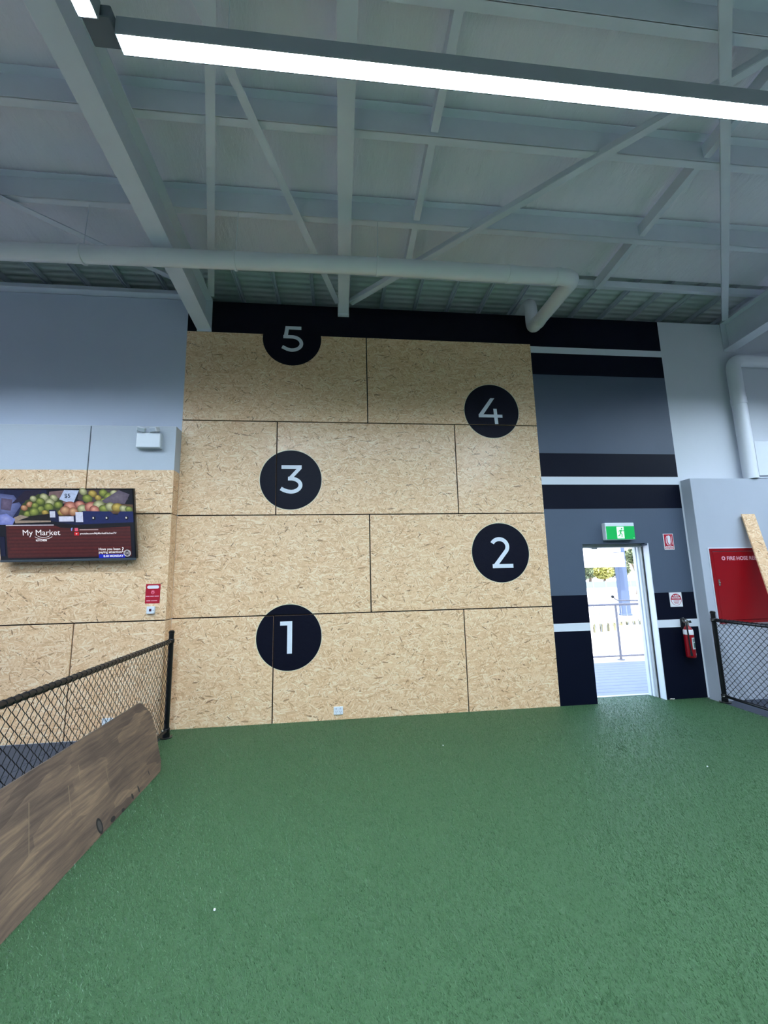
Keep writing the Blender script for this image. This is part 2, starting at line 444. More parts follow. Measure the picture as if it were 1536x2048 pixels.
matting('floor_matting', 'dark rubber matting beyond the right fence under the red cabinet', 6.58, 8, -0.16, 9)
bx('floor_slab', -9, 14, -14.2, 0.3, -0.3, -0.13, M_CONC)
tag(bpy.data.objects['floor_slab'], 'grey concrete slab under the turf and matting', 'floor', kind='structure')

# ------------------------------------------------------------------ structure: back wall with painted bands
bands = [0, 0.884, 0.982, 1.329, 1.985, 2.454, 2.784, 2.893, 3.218, 4.353, 4.675, 4.773, 5.235]
bandm = [2, 4, 2, 3, 3, 2, 4, 2, 3, 2, 4, 2]     # material per band on the door side
xs = [-9, 0.0, 4.6, 5.10, 6.03, 6.60, 14]
YF, YB = 0.004, 0.25
wb = MB()
for i in range(len(xs) - 1):
    for j in range(len(bands) - 1):
        x0, x1, z0, z1 = xs[i], xs[i + 1], bands[j], bands[j + 1]
        if i == 3 and z1 <= 1.985: continue
        mi = 1 if i == 0 else 0 if i == 5 else bandm[j]
        y = YF + (0.016 if i == 1 else 0)
        wb.add([(x0, y, z0), (x1, y, z0), (x1, y, z1), (x0, y, z1)], [(0, 1, 2, 3)], mi)
        wb.add([(x0, YB, z0), (x1, YB, z0), (x1, YB, z1), (x0, YB, z1)], [(3, 2, 1, 0)], 0)
wb.add([(-9, YF, 5.235), (14, YF, 5.235), (14, YB, 5.235), (-9, YB, 5.235)], [(0, 1, 2, 3)], 0)
wb.add([(5.10, YF, 0), (5.10, YB, 0), (5.10, YB, 1.985), (5.10, YF, 1.985)], [(0, 1, 2, 3)], 0)
wb.add([(6.03, YF, 0), (6.03, YF, 1.985), (6.03, YB, 1.985), (6.03, YB, 0)], [(0, 1, 2, 3)], 0)
wb.add([(5.10, YF, 1.985), (5.10, YB, 1.985), (6.03, YB, 1.985), (6.03, YF, 1.985)], [(0, 1, 2, 3)], 3)
wall_back = tag(wb.build('wall_back', [M_WHITE, M_UPPER, M_BLACK, M_GREY, M_STRIPE]), 'tall back wall painted with black, slate grey and white bands around the exit', 'wall', kind='structure')
# capping angle along the pale wall top, left of the rafter
cp = MB(); cp.box(-9, 0.12, -0.05, 0.20, 5.245, 5.33); cp.box(-9, 0.12, -0.09, -0.05, 5.245, 5.265)
cp.build('capping', M_STEEL, wall_back, bevel=0.004)

def panel(x0, x1, z0, z1, y, parent, split=None, mats=None, th=0.018, g=0.0068):
    gl = 0.0005 if x0 == 0 else g; gr = 0.0005 if (x1 == 0 or x1 > 4.6) else g
    gb = 0.0 if z0 == 0 else g; gt = 0.001 if (z1 > 4.7 or z1 == 3.446) else g
    m = MB()
    m.box(x0 + gl, x1 - gr, y, y + th, z0 + gb, z1 - gt)
    if split is None: return m.build('osb_panel', mats or [M_OSB], parent, bevel=0.0015)
    m = MB(); m.box(x0 + gl, x1 - gr, y, y + th, z0 + gb, split); m.box(x0 + gl, x1 - gr, y, y + th, split, z1 - gt, 1)
    return m.build('osb_panel', [M_OSB, M_OSBW], parent)
U = 1.152
PANELS = []
for x0, x1, r in ((0, 1, 0), (1, 3, 0), (3, 4, 0), (0, 2, 1), (2, 4, 1), (0, 1, 2), (1, 3, 2), (3, 4, 2), (0, 2, 3), (2, 4, 3)):
    PANELS.append((x0 * U, x1 * U, r * 1.2, (r + 1) * 1.2))
for p in PANELS: panel(*p, 0.0, wall_back)
b = MB(); b.box(0.005, 4.604, 0.016, 0.0195, 0.0, 4.8); b.build('joint_backing', M_GAP, wall_back)
b = MB(); b.box(0.002, 4.606, 0.0, 0.019, 4.8, 5.235); b.build('painted_fascia', M_DISC, wall_back)

# left lining: projecting clad wall (structure) with its boards
ll = MB(); ll.box(-9, -0.018, -0.147, -0.0, 0.0, 3.44)
wall_lining = tag(ll.build('wall_lining', M_GAP), 'projecting strand board lining with a white painted top band', 'wall', kind='structure')
xl = [0.0, -0.95, -0.95 - 2 * U, -0.95 - 4 * U]
for i in range(3):
    panel(xl[i + 1], xl[i] - (0.0 if i else 0.0), 0.0, 1.2, -0.166, wall_lining)
    panel(xl[i + 1], xl[i], 2.4, 3.446, -0.166, wall_lining, split=2.915)
xm = [0.0, -2.1, -2.1 - 2 * U, -2.1 - 4 * U]
for i in range(3): panel(xm[i + 1], xm[i], 1.2, 2.4, -0.166, wall_lining)
for z0, z1, sp in ((0, 1.2, None), (1.2, 2.4, None), (2.4, 3.446, 2.915)):
    m = MB()
    if sp is None: m.box(-0.018, 0.0, -0.147, -0.001, z0 + 0.004, z1 - 0.004)
    else: m.box(-0.018, 0.0, -0.147, -0.001, z0 + 0.004, sp); m.box(-0.018, 0.0, -0.147, -0.001, sp, z1 - 0.004, 1)
    m.build('osb_panel', [M_OSB, M_OSBW], wall_lining)
bx('top_board', -9, 0.0, -0.166, 0.0, 3.446, 3.452, M_WHITE, wall_lining)

# right nib carrying the fire hose cabinet
nb = MB(); nb.box(6.62, 14, -0.16, 0.0, -0.02, 2.835)
tag(nb.build('wall_nib', M_NIB, bevel=0.003), 'low white projecting wall holding the red hose cabinet', 'wall', kind='structure')
# outer shell, out of view
sh = MB(); sh.box(-9.2, -9, -14.2, 0.25, 0, 6.2); tag(sh.build('wall_left', M_FAR), 'far charcoal side wall left of the hall', 'wall', kind='structure')
sh = MB(); sh.box(14, 14.2, -14.2, 0.25, 0, 6.2); tag(sh.build('wall_right', M_FAR), 'far charcoal side wall right of the hall', 'wall', kind='structure')
sh = MB(); sh.box(-9.2, 14.2, -14.2, -14, 0, 6.4); tag(sh.build('wall_front', M_FAR), 'charcoal wall behind the viewer closing the hall', 'wall', kind='structure')

# ------------------------------------------------------------------ structure: roof
SL = 0.0523
def roofz(h, y): return h - SL * y
cm = MB()
cm.add([(-9, -0.50, roofz(5.48, -0.5)), (14, -0.50, roofz(5.48, -0.5)), (14, -14.1, roofz(5.48, -14.1)), (-9, -14.1, roofz(5.48, -14.1))], [(0, 1, 2, 3)])
cm.add([(-9, -0.50, roofz(5.60, -0.5)), (14, -0.50, roofz(5.60, -0.5)), (14, -14.1, roofz(5.60, -14.1)), (-9, -14.1, roofz(5.60, -14.1))], [(3, 2, 1, 0)])
cm.add([(-9, -0.50, roofz(5.48, -0.5)), (14, -0.50, roofz(5.48, -0.5)), (14, -0.50, 5.70), (-9, -0.50, 5.70)], [(3, 2, 1, 0)])
ceiling = tag(cm.build('ceiling', M_FOIL), 'grey roof insulation blanket above the purlins', 'ceiling', kind='structure')
# eave strip beyond the wall top: ribbed sheet with battens
es = MB(); n = 150; ys = [-0.52 + 1.9 * k / n for k in range(n + 1)]
prof = [5.63 + 0.014 * max(-0.6, min(0.6, math.sin(y * 2 * math.pi / 0.105))) for y in ys]
es.add([(-9, y, z) for y, z in zip(ys, prof)] + [(14, y, z) for y, z in zip(ys, prof)], [(i, i + 1, n + 2 + i, n + 1 + i) for i in range(n)])
es.box(-9, 14, 1.34, 1.38, 4.9, 5.75); es.box(-9, 14, -0.5, 1.38, 5.68, 5.72)
es.box(-9, 14, 0.25, 1.38, 4.9, 4.92)
eave = tag(es.build('eave_soffit', M_SHEET), 'ribbed steel eave sheet on battens above the wall top', 'eave', kind='structure')
rb = MB(); rb.box(-0.022, 0.022, -0.46, 1.30, 5.585, 5.612); rb.box(-0.022, -0.014, -0.46, 1.30, 5.552, 5.585); rb.box(0.014, 0.022, -0.46, 1.30, 5.552, 5.585)
rib_me = rb.mesh('batten', M_STEEL)
for k in range(24):
    o = bpy.data.objects.new('batten', rib_me); COL.objects.link(o); o.parent = eave; o.location = (6.05 + 0.497 * (k - 18), 0, 0)
b = MB(); b.box(-9, 14, -0.50, -0.44, 5.365, 5.455); b.box(-9, 14, -0.44, -0.36, 5.445, 5.455)
tag(b.build('eave_beam', M_STEEL, bevel=0.004), 'slim pale steel eave beam running above the wall', 'beam')

# purlins
for k, lab in enumerate(('roof purlin closest to the wall, just above the white pipe', 'middle roof purlin below the long light', 'roof purlin half hidden behind the long light')):
    y = -1.32 - 0.85 * k; h = 5.25
    p = MB(); z0 = roofz(h, y)
    p.box(-9, 14, y - 0.004, y + 0.004, z0, z0 + 0.215); p.box(-9, 14, y, y + 0.07, z0, z0 + 0.006); p.box(-9, 14, y - 0.07, y, z0 + 0.209, z0 + 0.215)
    tag(p.build('purlin', M_STEEL), 'pale steel ' + lab, 'purlin', 'roof purlins')
# bridging between purlins
def bridging(x, label):
    t = thing('purlin_bridging', label, 'strut', 'purlin bridging lines')
    yy = [-0.50, -1.32, -2.17, -3.02, -3.9]
    for a, c in zip(yy[:-1], yy[1:]):
        p = MB(); ya, yc = a - 0.012, c + 0.012
        p.bar((x, ya, roofz(5.34, ya)), (x, yc, roofz(5.34, yc)), 0.012, 0.13); p.bar((x + 0.03, ya, roofz(5.28, ya)), (x + 0.03, yc, roofz(5.28, yc)), 0.06, 0.008)
        p.build('strut', M_STEEL, t)
bridging(2.735, 'line of thin purlin struts just right of the middle roof beam')
bridging(5.31, 'line of thin purlin struts above the pipe elbow')

# rafters
def rafter(x0, x1, label, y0=0.0):
    t = thing('rafter', label, 'rafter', 'portal rafters')
    a, c = y0, -9.5; xm_ = (x0 + x1) / 2; w = x1 - x0
    for nm, hb, ht, ww in (('bottom_flange', 4.82, 4.836, w), ('web', 4.836, 5.234, 0.012), ('top_flange', 5.234, 5.25, w)):
        p = MB(); hm = (hb + ht) / 2
        p.bar((xm_, a, roofz(hm, a)), (xm_, c, roofz(hm, c)), ww, ht - hb); p.build(nm, M_STEEL, t)
    p = MB(); p.box(x0, x1, -0.012, -0.001, 4.80, 5.235); p.build('end_plate', M_STEEL, t)
    return t
rafter(0.122, 0.302, 'deep white steel rafter meeting the wall above the number 5 board corner', -0.012)
rafter(7.61, 7.80, 'deep white steel rafter ending above the white downpipe', -0.012)
t = thing('roof_beam', 'narrow pale steel beam ending on the wall right of the number 5', 'beam')
for nm, hb, ht, ww in (('bottom_flange', 5.11, 5.122, 0.136), ('web', 5.122, 5.238, 0.01), ('top_flange', 5.238, 5.25, 0.136)):
    p = MB(); hm = (hb + ht) / 2; p.bar((2.0, -0.05, roofz(hm, -0.05)), (2.0, -9.0, roofz(hm, -9.0)), ww, ht - hb); p.build(nm, M_STEEL, t)
p = MB(); p.box(1.925, 2.075, -0.05, 0.0, 5.09, 5.25); p.build('end_bracket', M_STEEL, t, bevel=0.003)
# roof bracing
def brace(a, c, label, w=0.07):
    za, zc = roofz(5.215, a[1]), roofz(5.215, c[1])
    p = MB(); A = Vector((*a, za)); Cc = Vector((*c, zc)); d = (Cc - A).normalized(); s = d.cross(Vector((0, 0, 1))).normalized()
    p.bar(A, Cc, w, 0.006); p.bar(A + s * (w / 2) + Vector((0, 0, 0.03)), Cc + s * (w / 2) + Vector((0, 0, 0.03)), 0.006, w * 0.8)
    tag(p.build('roof_brace', M_STEEL), label, 'brace', 'roof bracing')
brace((0.317, -0.12), (1.90, -5.62), 'thin steel roof brace starting beside the left rafter foot')
brace((1.925, -0.10), (0.30, -5.12), 'steel roof brace slanting up-left from the middle beam end')
brace((2.10, -0.10), (7.55, -5.16), 'long steel roof brace slanting up-right from the middle beam end')
brace((7.574, -0.13), (2.10, -5.60), 'thin steel roof brace starting beside the right rafter foot')
brace((0.11, -0.27), (-5.2, -4.30), 'steel roof brace crossing above the pipe left of the deep rafter')

# ------------------------------------------------------------------ white stormwater pipe
R_ = 0.083
t = thing('stormwater_pipe', 'long white plastic pipe hung below the roof with an elbow to the wall', 'pipe')
p = MB(); p.tube(fillet([(-8.9, -1.09, 4.77), (2.33, -1.338, 4.77), (4.475, -1.338, 4.77), (4.595, -0.125, 4.955), (4.595, -0.125, 5.36), (4.595, 0.5, 5.37)], 0.125), R_, 24); p.build('pipe_run', M_PVC, t, smooth=True)
for x in (-2.0, -0.524, 0.912, 2.333):
    yp = -1.338 + 0.0221 * max(0, 2.33 - x)
    p = MB(); p.lathe([(R_ + 0.003, -0.012), (R_ + 0.012, -0.010), (R_ + 0.012, 0.010), (R_ + 0.003, 0.012)], (x, yp, 4.77), axis='X', seg=24); c = p.build('pipe_clip', M_PVC, t, smooth=True)
    p = MB(); p.tube([(x, yp, 4.77 + R_), (x + 0.02, yp, 5.52)], 0.004, 6); p.build('hanger', M_STEEL, c)
for x in (3.748, 4.27):
    p = MB(); p.lathe([(R_ + 0.001, -0.03), (R_ + 0.007, -0.028), (R_ + 0.007, 0.028), (R_ + 0.001, 0.03)], (x, -1.338, 4.77), axis='X', seg=24); p.build('coupling', M_PVC, t, smooth=True)
p = MB(); p.lathe([(R_ + 0.001, -0.03), (R_ + 0.007, -0.028), (R_ + 0.007, 0.028), (R_ + 0.001, 0.03)], (4.5725, -0.35, 4.9206), axis='Y', seg=24); p.build('coupling', M_PVC, t, smooth=True)

t = thing('downpipe', 'white downpipe with a top elbow standing on the low wall by the right rafter', 'pipe')
p = MB(); p.tube(fillet([(7.60, -0.11, 2.84), (7.60, -0.11, 4.60), (13.9, -0.11, 4.62)], 0.14), 0.086, 24); p.build('pipe_run', M_PVC, t, smooth=True)
p = MB(); p.lathe([(0.0865, -0.05), (0.092, -0.048), (0.092, 0.048), (0.0865, 0.05)], (7.60, -0.11, 3.97), seg=24); p.build('coupling', M_PVC, t, smooth=True)
t = thing('wall_panel', 'flat white service panel beside the downpipe above the low wall', 'panel')
bx('backing', 7.76, 8.9, -0.03, YF, 2.875, 3.41, M_WHITE, t); bx('cover', 7.80, 8.9, -0.055, -0.03, 2.905, 3.41, M_PLASTIC, t, bevel=0.004)

# ------------------------------------------------------------------ luminaires
LZ, LW = 4.40, 0.085
def luminaire(a, c, label, caps=True):
    t = thing('linear_light', label, 'light', 'suspended linear lights')
    A = Vector((*a, 0)); Cc = Vector((*c, 0)); d = (Cc - A).normalized()
    h = MB(); w2 = LW / 2; e = 0.006; lip = 0.014
    prof = [(-w2 - e, -lip), (-w2, -lip), (-w2, 0.008), (w2, 0.008), (w2, -lip), (w2 + e, -lip), (w2 + e, 0.0925), (-w2 - e, 0.0925)]
    z = Vector((0, 0, LZ)); h.prism(prof, A + z, Cc + z); h.build('housing', M_HOUSING, t)
    for q, sg in ((A, 1), (Cc, -1)):
        h = MB(); h.bar(q - d * 0.004 * sg + Vector((0, 0, LZ + 0.039)), q + Vector((0, 0, LZ + 0.039)), LW + 2 * e, 0.107); h.build('end_cap', M_HOUSING, t)
    m = MB(); z = Vector((0, 0, LZ + 0.004)); m.bar(A + d * 0.006 + z, Cc - d * 0.006 + z, LW, 0.007); m.build('diffuser', M_LAMP, t)
    L = (Cc - A).length
    for f in (0.12, 0.88):
        q = A + d * L * f; w = MB(); w.tube([(q.x, q.y, LZ + 0.09), (q.x, q.y, roofz(5.47, q.y))], 0.003, 6); w.build('suspension_wire', M_STEEL, t)
    return t
luminaire((0.81, -3.247), (5.30, -3.247), 'long glowing linear light crossing the top of the picture')
luminaire((0.708, -3.345), (0.708, -7.8), 'glowing linear light whose end shows in the top corner')
luminaire((5.42, -3.345), (5.42, -7.8), 'linear light running towards the viewer beyond the long light')
luminaire((0.81, -7.9), (5.30, -7.9), 'linear light behind the viewer closing the light frame')
luminaire((-4.6, -2.27), (-0.62, -2.27), 'linear light over the matting, out beyond the television')
luminaire((-4.6, -7.0), (-0.72, -7.0), 'added unseen linear light over the matting, behind the viewer')  # added out of view to even out the hall lighting
luminaire((7.0, -1.95), (11.4, -1.95), 'added unseen linear light beyond the fence, brightening the right wall')  # added out of view to brighten the upper right wall
luminaire((7.6, -7.0), (12.0, -7.0), 'added unseen linear light beyond the fence, behind the viewer')  # extra fill light added behind the camera for uniform brightness
c = MB(); c.box(0.66, 0.80, -3.335, -3.20, LZ + 0.02, LZ + 0.0925)
tag(c.build('light_corner_joiner', paint('joiner_grey', rgb(96, 104, 116), 0.5), bevel=0.004), 'grey unlit corner block joining two linear lights', 'light joiner')

# ------------------------------------------------------------------ numbered circles
def arc(cx, cz, rx, rz, d0, d1, n=18):
    return [(cx + rx * math.cos(math.radians(d0 + (d1 - d0) * k / n)), cz + rz * math.sin(math.radians(d0 + (d1 - d0) * k / n))) for k in range(n + 1)]
def digit(n):
    if n == 1: return [rect(-0.022, 0.035, -0.185, 0.183), rect(-0.105, -0.022, 0.136, 0.183)]
    if n == 2:
        s = .756 / 1170; T = lambda x, y: ((x - 730) * s, (770 - y) * s)
        cl = [T(712 + 163 * math.cos(math.radians(a)), 655 - 150 * math.sin(math.radians(a))) for a in range(152, -36, -6)] + [T(612, 1020)]
        return stroke(cl, 78 * s) + [[T(550, 998), T(972, 998), T(972, 1075), T(550, 1075)]]
    if n == 3:
        s = .756 / 1270; T = lambda x, y: ((x - 730) * s, (815 - y) * s)
        cl = [T(670, 792)] + [T(728 + 200 * math.cos(math.radians(a)), 933 - 141 * math.sin(math.radians(a))) for a in range(90, -96, -6)] + [T(655, 1063), T(590, 1040), T(524, 1003)]
        return stroke(cl, 80 * s) + [[T(533, 505), T(950, 505), T(948, 582), T(533, 582)], [T(848, 580), T(948, 580), T(788, 760), T(675, 775)], [T(675, 770), T(790, 757), T(760, 832), T(675, 832)]]
    if n == 4:
        s = .756 / 1190; T = lambda x, y: ((x - 690) * s, (690 - y) * s)
        return [[T(678, 398), T(768, 398), T(506, 765), T(400, 772)], [T(400, 765), T(920, 765), T(920, 832), T(400, 832)], [T(728, 636), T(803, 636), T(820, 975), T(745, 975)]]
    cl = arc(-0.005, -0.068, 0.125, 0.094, 92, -98, 22) + [(-0.06, -0.152), (-0.128, -0.118)]
    return stroke([(-0.115, 0.026)] + cl, 0.047) + [rect(-0.088, 0.118, 0.130, 0.177), [(-0.088, 0.177), (-0.040, 0.177), (-0.060, 0.003), (-0.112, 0.003)]]
REG = [(p[0] + 0.0066, p[1] - 0.0066, p[2] + 0.0066, p[3] - (0.0066 if p[3] < 4.7 else 0.0)) for p in PANELS] + [(0.002, 4.606, 4.8, 5.23)]
where = {1: 'low on the board wall near the floor', 2: 'beside the doorway wall, second from the floor', 3: 'mid height left on the board wall', 4: 'high on the right half of the board wall', 5: 'at the top, merging into the dark band'}
for n, (cx, cz) in {1: (1.331, 0.944), 2: (3.978, 1.893), 3: (1.331, 2.843), 4: (3.983, 3.797), 5: (1.326, 4.746)}.items():
    t = thing('number_disc', 'black painted circle with a white %d, %s' % (n, where[n]), 'painted number', 'painted climbing numbers')
    dm = MB(); nm = MB(); hm = MB(); C0 = circle(cx, cz, 0.378); C1 = circle(cx, cz, 0.386)
    for r in REG:
        q = clip(C0, *r)
        if len(q) > 2: dm.poly(q, -0.0008)
        if r[3] < 5 and n != 5:
            q = clip(C1, *r)
            if len(q) > 2: hm.poly(q, -0.0004)
        for gi, g in enumerate(digit(n)):
            q = clip([(x + cx, z + cz) for x, z in g], *r)
            if len(q) > 2: nm.poly(q, -0.0014 - 0.00003 * gi)
    dm.build('disc', M_DISC, t); nm.build('numeral', M_NUM, t)
    if hm.v: hm.build('edge_line', paint('pale_edge_paint', rgb(226, 212, 180), 0.5), t)

# ------------------------------------------------------------------ television
tv = thing('television', 'wide television tilted down on the board lining, showing a fruit market', 'television')
TW, TH = 1.375, 0.778
def tvbox(x0, x1, y0, y1, z0, z1, name, mat, parent, bevel=0.0):
    return bx(name, x0, x1, y0, y1, z0, z1, mat, parent, bevel)
tv.location = (-1.683, -0.26, 1.88); tv.rotation_euler = (math.radians(13.2), 0, 0)
tvbox(0, TW, 0.0, 0.045, 0, TH, 'casing', M_BLACKGL, tv, 0.004)
tvbox(0.0, TW, -0.006, 0.001, -0.012, 0.012, 'lower_trim', paint('gunmetal_trim', rgb(70, 76, 84), 0.4), tv, 0.002)
# picture on the screen: flat print layers in one emitting mesh with a colour attribute
PV, PF, PC = [], [], []
lay = [0]
def spoly(pts, col, centre=None):
    lay[0] += 1; y = -0.0012 - lay[0] * 0.00004
    o = len(PV)
    P = [(0.012 + u * (TW - 0.024), y, 0.018 + v * (TH - 0.030)) for u, v in pts]
    if centre is None:
        PV.extend(P); PF.append(tuple(range(o, o + len(P)))); PC.extend([col] * len(P))
    else:
        cu = sum(p[0] for p in pts) / len(pts) - 0.005; cv = sum(p[1] for p in pts) / len(pts) + 0.02
        PV.append((0.012 + cu * (TW - 0.024), y, 0.018 + cv * (TH - 0.030))); PC.append(centre)
        PV.extend(P); PC.extend([col] * len(P)); k = len(P)
        PF.extend([(o, o + 1 + i, o + 1 + (i + 1) % k) for i in range(k)])
def ell(u, v, ru, rv, n=14, rot=0.0):
    return [(u + ru * math.cos(a) * math.cos(rot) - rv * math.sin(a) * math.sin(rot) * 0.56, v + (ru * math.cos(a) * math.sin(rot) / 0.56 * 0.56 + rv * math.sin(a) * math.cos(rot))) for a in [2 * math.pi * k / n for k in range(n)]]
def sbox(u0, u1, v0, v1, c): spoly([(u0, v0), (u1, v0), (u1, v1), (u0, v1)], c)
sbox(0, 1, 0, 1, rgb(12, 12, 26))
sbox(0.0, 0.22, 0.5, 1, rgb(30, 36, 70)); sbox(0.05, 0.36, 0.78, 1.0, rgb(26, 30, 62))
spoly([(0.0, 0.62), (0.10, 0.60), (0.17, 0.78), (0.12, 0.92), (0.0, 0.95)], rgb(74, 84, 130), rgb(120, 132, 190))
spoly([(0.02, 0.72), (0.09, 0.70), (0.11, 0.86), (0.03, 0.88)], rgb(80, 72, 100), rgb(110, 100, 130))
spoly([(0.10, 0.80), (0.26, 0.86), (0.33, 1.0), (0.20, 0.98)], rgb(36, 30, 52))
spoly([(0.38, 0.97), (0.50, 0.99), (0.52, 0.80), (0.36, 0.80)], rgb(116, 96, 100))
random.seed(5)
spoly([(0.16, 0.62), (0.46, 0.64), (0.48, 0.86), (0.32, 0.93), (0.2, 0.84)], rgb(58, 66, 38)); spoly([(0.44, 0.62), (1.0, 0.66), (1.0, 0.78), (0.5, 0.82)], rgb(92, 70, 52))
def fruit(u, v, r, kind):
    c = {'g': (rgb(62, 80, 34), rgb(160, 176, 88)), 'p': (rgb(96, 104, 70), rgb(206, 212, 170)), 'r': (rgb(120, 56, 54), rgb(228, 168, 150)), 'y': (rgb(104, 88, 36), rgb(208, 190, 100)), 'o': (rgb(122, 72, 52), rgb(218, 178, 138))}[kind]
    spoly(ell(u, v, r, r * 1.78 * random.uniform(0.85, 1.05), rot=random.uniform(-.4, .4)), *c)
spoly([(0.13, 0.57), (0.20, 0.60), (0.40, 0.64), (0.40, 0.90), (0.30, 0.94), (0.18, 0.80)], rgb(60, 72, 36))
for u, v, r, k in ((0.26, 0.87, .026, 'p'), (0.34, 0.89, .034, 'p'), (0.41, 0.88, .03, 'p'), (0.31, 0.83, .034, 'g'), (0.38, 0.81, .036, 'p'), (0.23, 0.79, .024, 'o'), (0.27, 0.77, .027, 'g'), (0.37, 0.75, .036, 'g'),
                   (0.44, 0.78, .034, 'g'), (0.19, 0.74, .026, 'o'), (0.31, 0.72, .028, 'g'), (0.21, 0.65, .028, 'g'), (0.26, 0.68, .038, 'g'), (0.34, 0.67, .026, 'y'), (0.46, 0.67, .028, 'y')): fruit(u, v, r, k)
spoly([(0.585, 0.86), (0.60, 1.0), (0.90, 1.0), (0.97, 0.86), (0.90, 0.80), (0.66, 0.80)], rgb(70, 62, 66))
for u, v, r, k in ((0.63, 0.97, .03, 'p'), (0.70, 0.94, .034, 'y'), (0.78, 0.95, .034, 'g'), (0.66, 0.87, .04, 'g'), (0.74, 0.88, .026, 'y'), (0.82, 0.89, .038, 'g'), (0.78, 0.83, .03, 'g'), (0.86, 0.95, .03, 'p')): fruit(u, v, r, k)
spoly([(0.74, 0.81), (0.94, 0.79), (0.98, 0.93), (0.90, 0.99)], rgb(86, 80, 100), rgb(110, 104, 120))
spoly([(0.45, 0.86), (0.55, 0.79), (0.60, 0.99), (0.49, 0.995)], rgb(176, 196, 232))
for u, v, r, k in ((0.53, 0.75, .05, 'r'), (0.60, 0.78, .04, 'r'), (0.49, 0.70, .04, 'o'), (0.55, 0.68, .036, 'o'), (0.62, 0.72, .04, 'p'), (0.68, 0.75, .045, 'r'), (0.74, 0.77, .045, 'p'), (0.71, 0.70, .04, 'r'), (0.78, 0.72, .04, 'g'),
                   (0.83, 0.75, .04, 'p'), (0.88, 0.74, .045, 'y'), (0.93, 0.72, .035, 'p'), (0.97, 0.71, .03, 'g')): fruit(u, v, r, k)
spoly([(0.06, 0.50), (0.38, 0.52), (0.40, 0.66), (0.22, 0.62), (0.12, 0.58)], rgb(20, 18, 20), rgb(30, 26, 28))
spoly([(0.12, 0.52), (0.38, 0.535), (0.38, 0.555), (0.14, 0.56), (0.22, 0.61), (0.16, 0.64), (0.11, 0.60)], rgb(150, 138, 126))
spoly([(0.0, 0.50), (0.10, 0.50), (0.12, 0.58), (0.06, 0.66), (0.0, 0.64)], rgb(108, 124, 200), rgb(150, 160, 220))
spoly([(0.38, 0.55), (0.62, 0.50), (1.0, 0.52), (1.0, 0.68), (0.90, 0.68), (0.88, 0.63), (0.85, 0.64), (0.83, 0.68), (0.62, 0.69), (0.55, 0.62), (0.44, 0.62), (0.42, 0.71), (0.37, 0.71)], rgb(22, 34, 92))
spoly([(0.38, 0.55), (0.62, 0.47), (0.62, 0.69), (0.55, 0.62), (0.44, 0.62), (0.42, 0.71), (0.37, 0.71)], rgb(16, 22, 62))
for u in (0.70, 0.80, 0.95): spoly(ell(u, 0.585, .014, .028), rgb(8, 10, 24)); spoly(ell(u - .004, 0.588, .006, .014), rgb(220, 220, 220))
sbox(0.375, 0.415, 0.60, 0.69, rgb(196, 206, 230)); sbox(0.44, 0.55, 0.54, 0.615, rgb(206, 214, 240)); sbox(0.565, 0.62, 0.53, 0.675, rgb(200, 210, 238))
sbox(0.05, 0.975, 0.02, 0.49, rgb(66, 22, 22))
for k in range(9):
    v = 0.04 + 0.05 * k; sbox(0.05 + 0.01 * (k % 3), 0.972, v, v + 0.028, rgb(74 + 5 * (k % 3), 27, 24))
sbox(0.05, 0.40, 0.485, 0.497, rgb(200, 200, 215))
sbox(0.0, 0.035, 0.05, 0.33, rgb(10, 14, 50)); spoly([(0.40, 0.49), (0.98, 0.49), (0.98, 0.46), (0.62, 0.43), (0.45, 0.45)], rgb(14, 8, 14))
def stext(body, u, v, h, col, bold=0.0, align='LEFT'):
    for q in text_polys(body, h, align, bold):
        PV_o = len(PV); y = -0.0052
        PV.extend([(0.012 + u * (TW - 0.024) + a, y, 0.018 + v * (TH - 0.030) + c) for a, c in q]); PF.append(tuple(range(PV_o, PV_o + len(q)))); PC.extend([col] * len(q))
WH = (0.95, 0.95, 1.0)
stext('My Market', 0.165, 0.345, 0.086, WH, 0.0)
for r0 in (0.075, 0.105):
    for q in stroke(arc(0.0, 0.0, r0, r0 * 0.62, 215, 325, 14), 0.0045):
        o = len(PV); PV.extend([(0.445 + a, -0.0052, 0.298 + c) for a, c in q]); PF.append((o, o + 1, o + 2, o + 3)); PC.extend([WH] * 4)
stext('KITCHEN', 0.262, 0.258, 0.026, WH, 0.001)
stext('f', 0.527, 0.405, 0.045, (0.3, 0.4, 0.9), 0.002)
sbox(0.553, 0.578, 0.40, 0.445, rgb(220, 90, 120)); sbox(0.549, 0.584, 0.335, 0.385, rgb(200, 20, 30)); spoly([(0.561, 0.348), (0.561, 0.372), (0.574, 0.36)], WH)
sbox(0.59, 0.73, 0.41, 0.427, rgb(170, 150, 150)); stext('youtube.com/MyMarketKitchenTV', 0.592, 0.352, 0.0265, WH, 0.0006)
sbox(0.725, 0.925, 0.0, 0.055, rgb(20, 40, 190))
stext('Have you been', 0.725, 0.115, 0.037, WH, 0.0006); stext('paying attention', 0.725, 0.07, 0.037, WH, 0.0006); stext('?', 0.90, 0.085, 0.075, WH, 0.001); stext('8.40 MONDAY', 0.76, 0.012, 0.032, (0.8, 0.85, 1.0), 0.001)
spoly(ell(0.942, 0.065, .028, .052, 24), rgb(190, 190, 196)); spoly(ell(0.942, 0.065, .020, .037, 24), rgb(30, 30, 40)); stext('10', 0.925, 0.047, 0.045, rgb(190, 190, 196), 0.001)
stext('$5', 0.49, 0.885, 0.06, rgb(30, 40, 60), 0.001)
me = bpy.data.meshes.new('screen_picture'); me.from_pydata(PV, [], PF); ca = me.color_attributes.new('picture', 'FLOAT_COLOR', 'POINT')
ca.data.foreach_set('color', [v for c in PC for v in (*c, 1.0)])
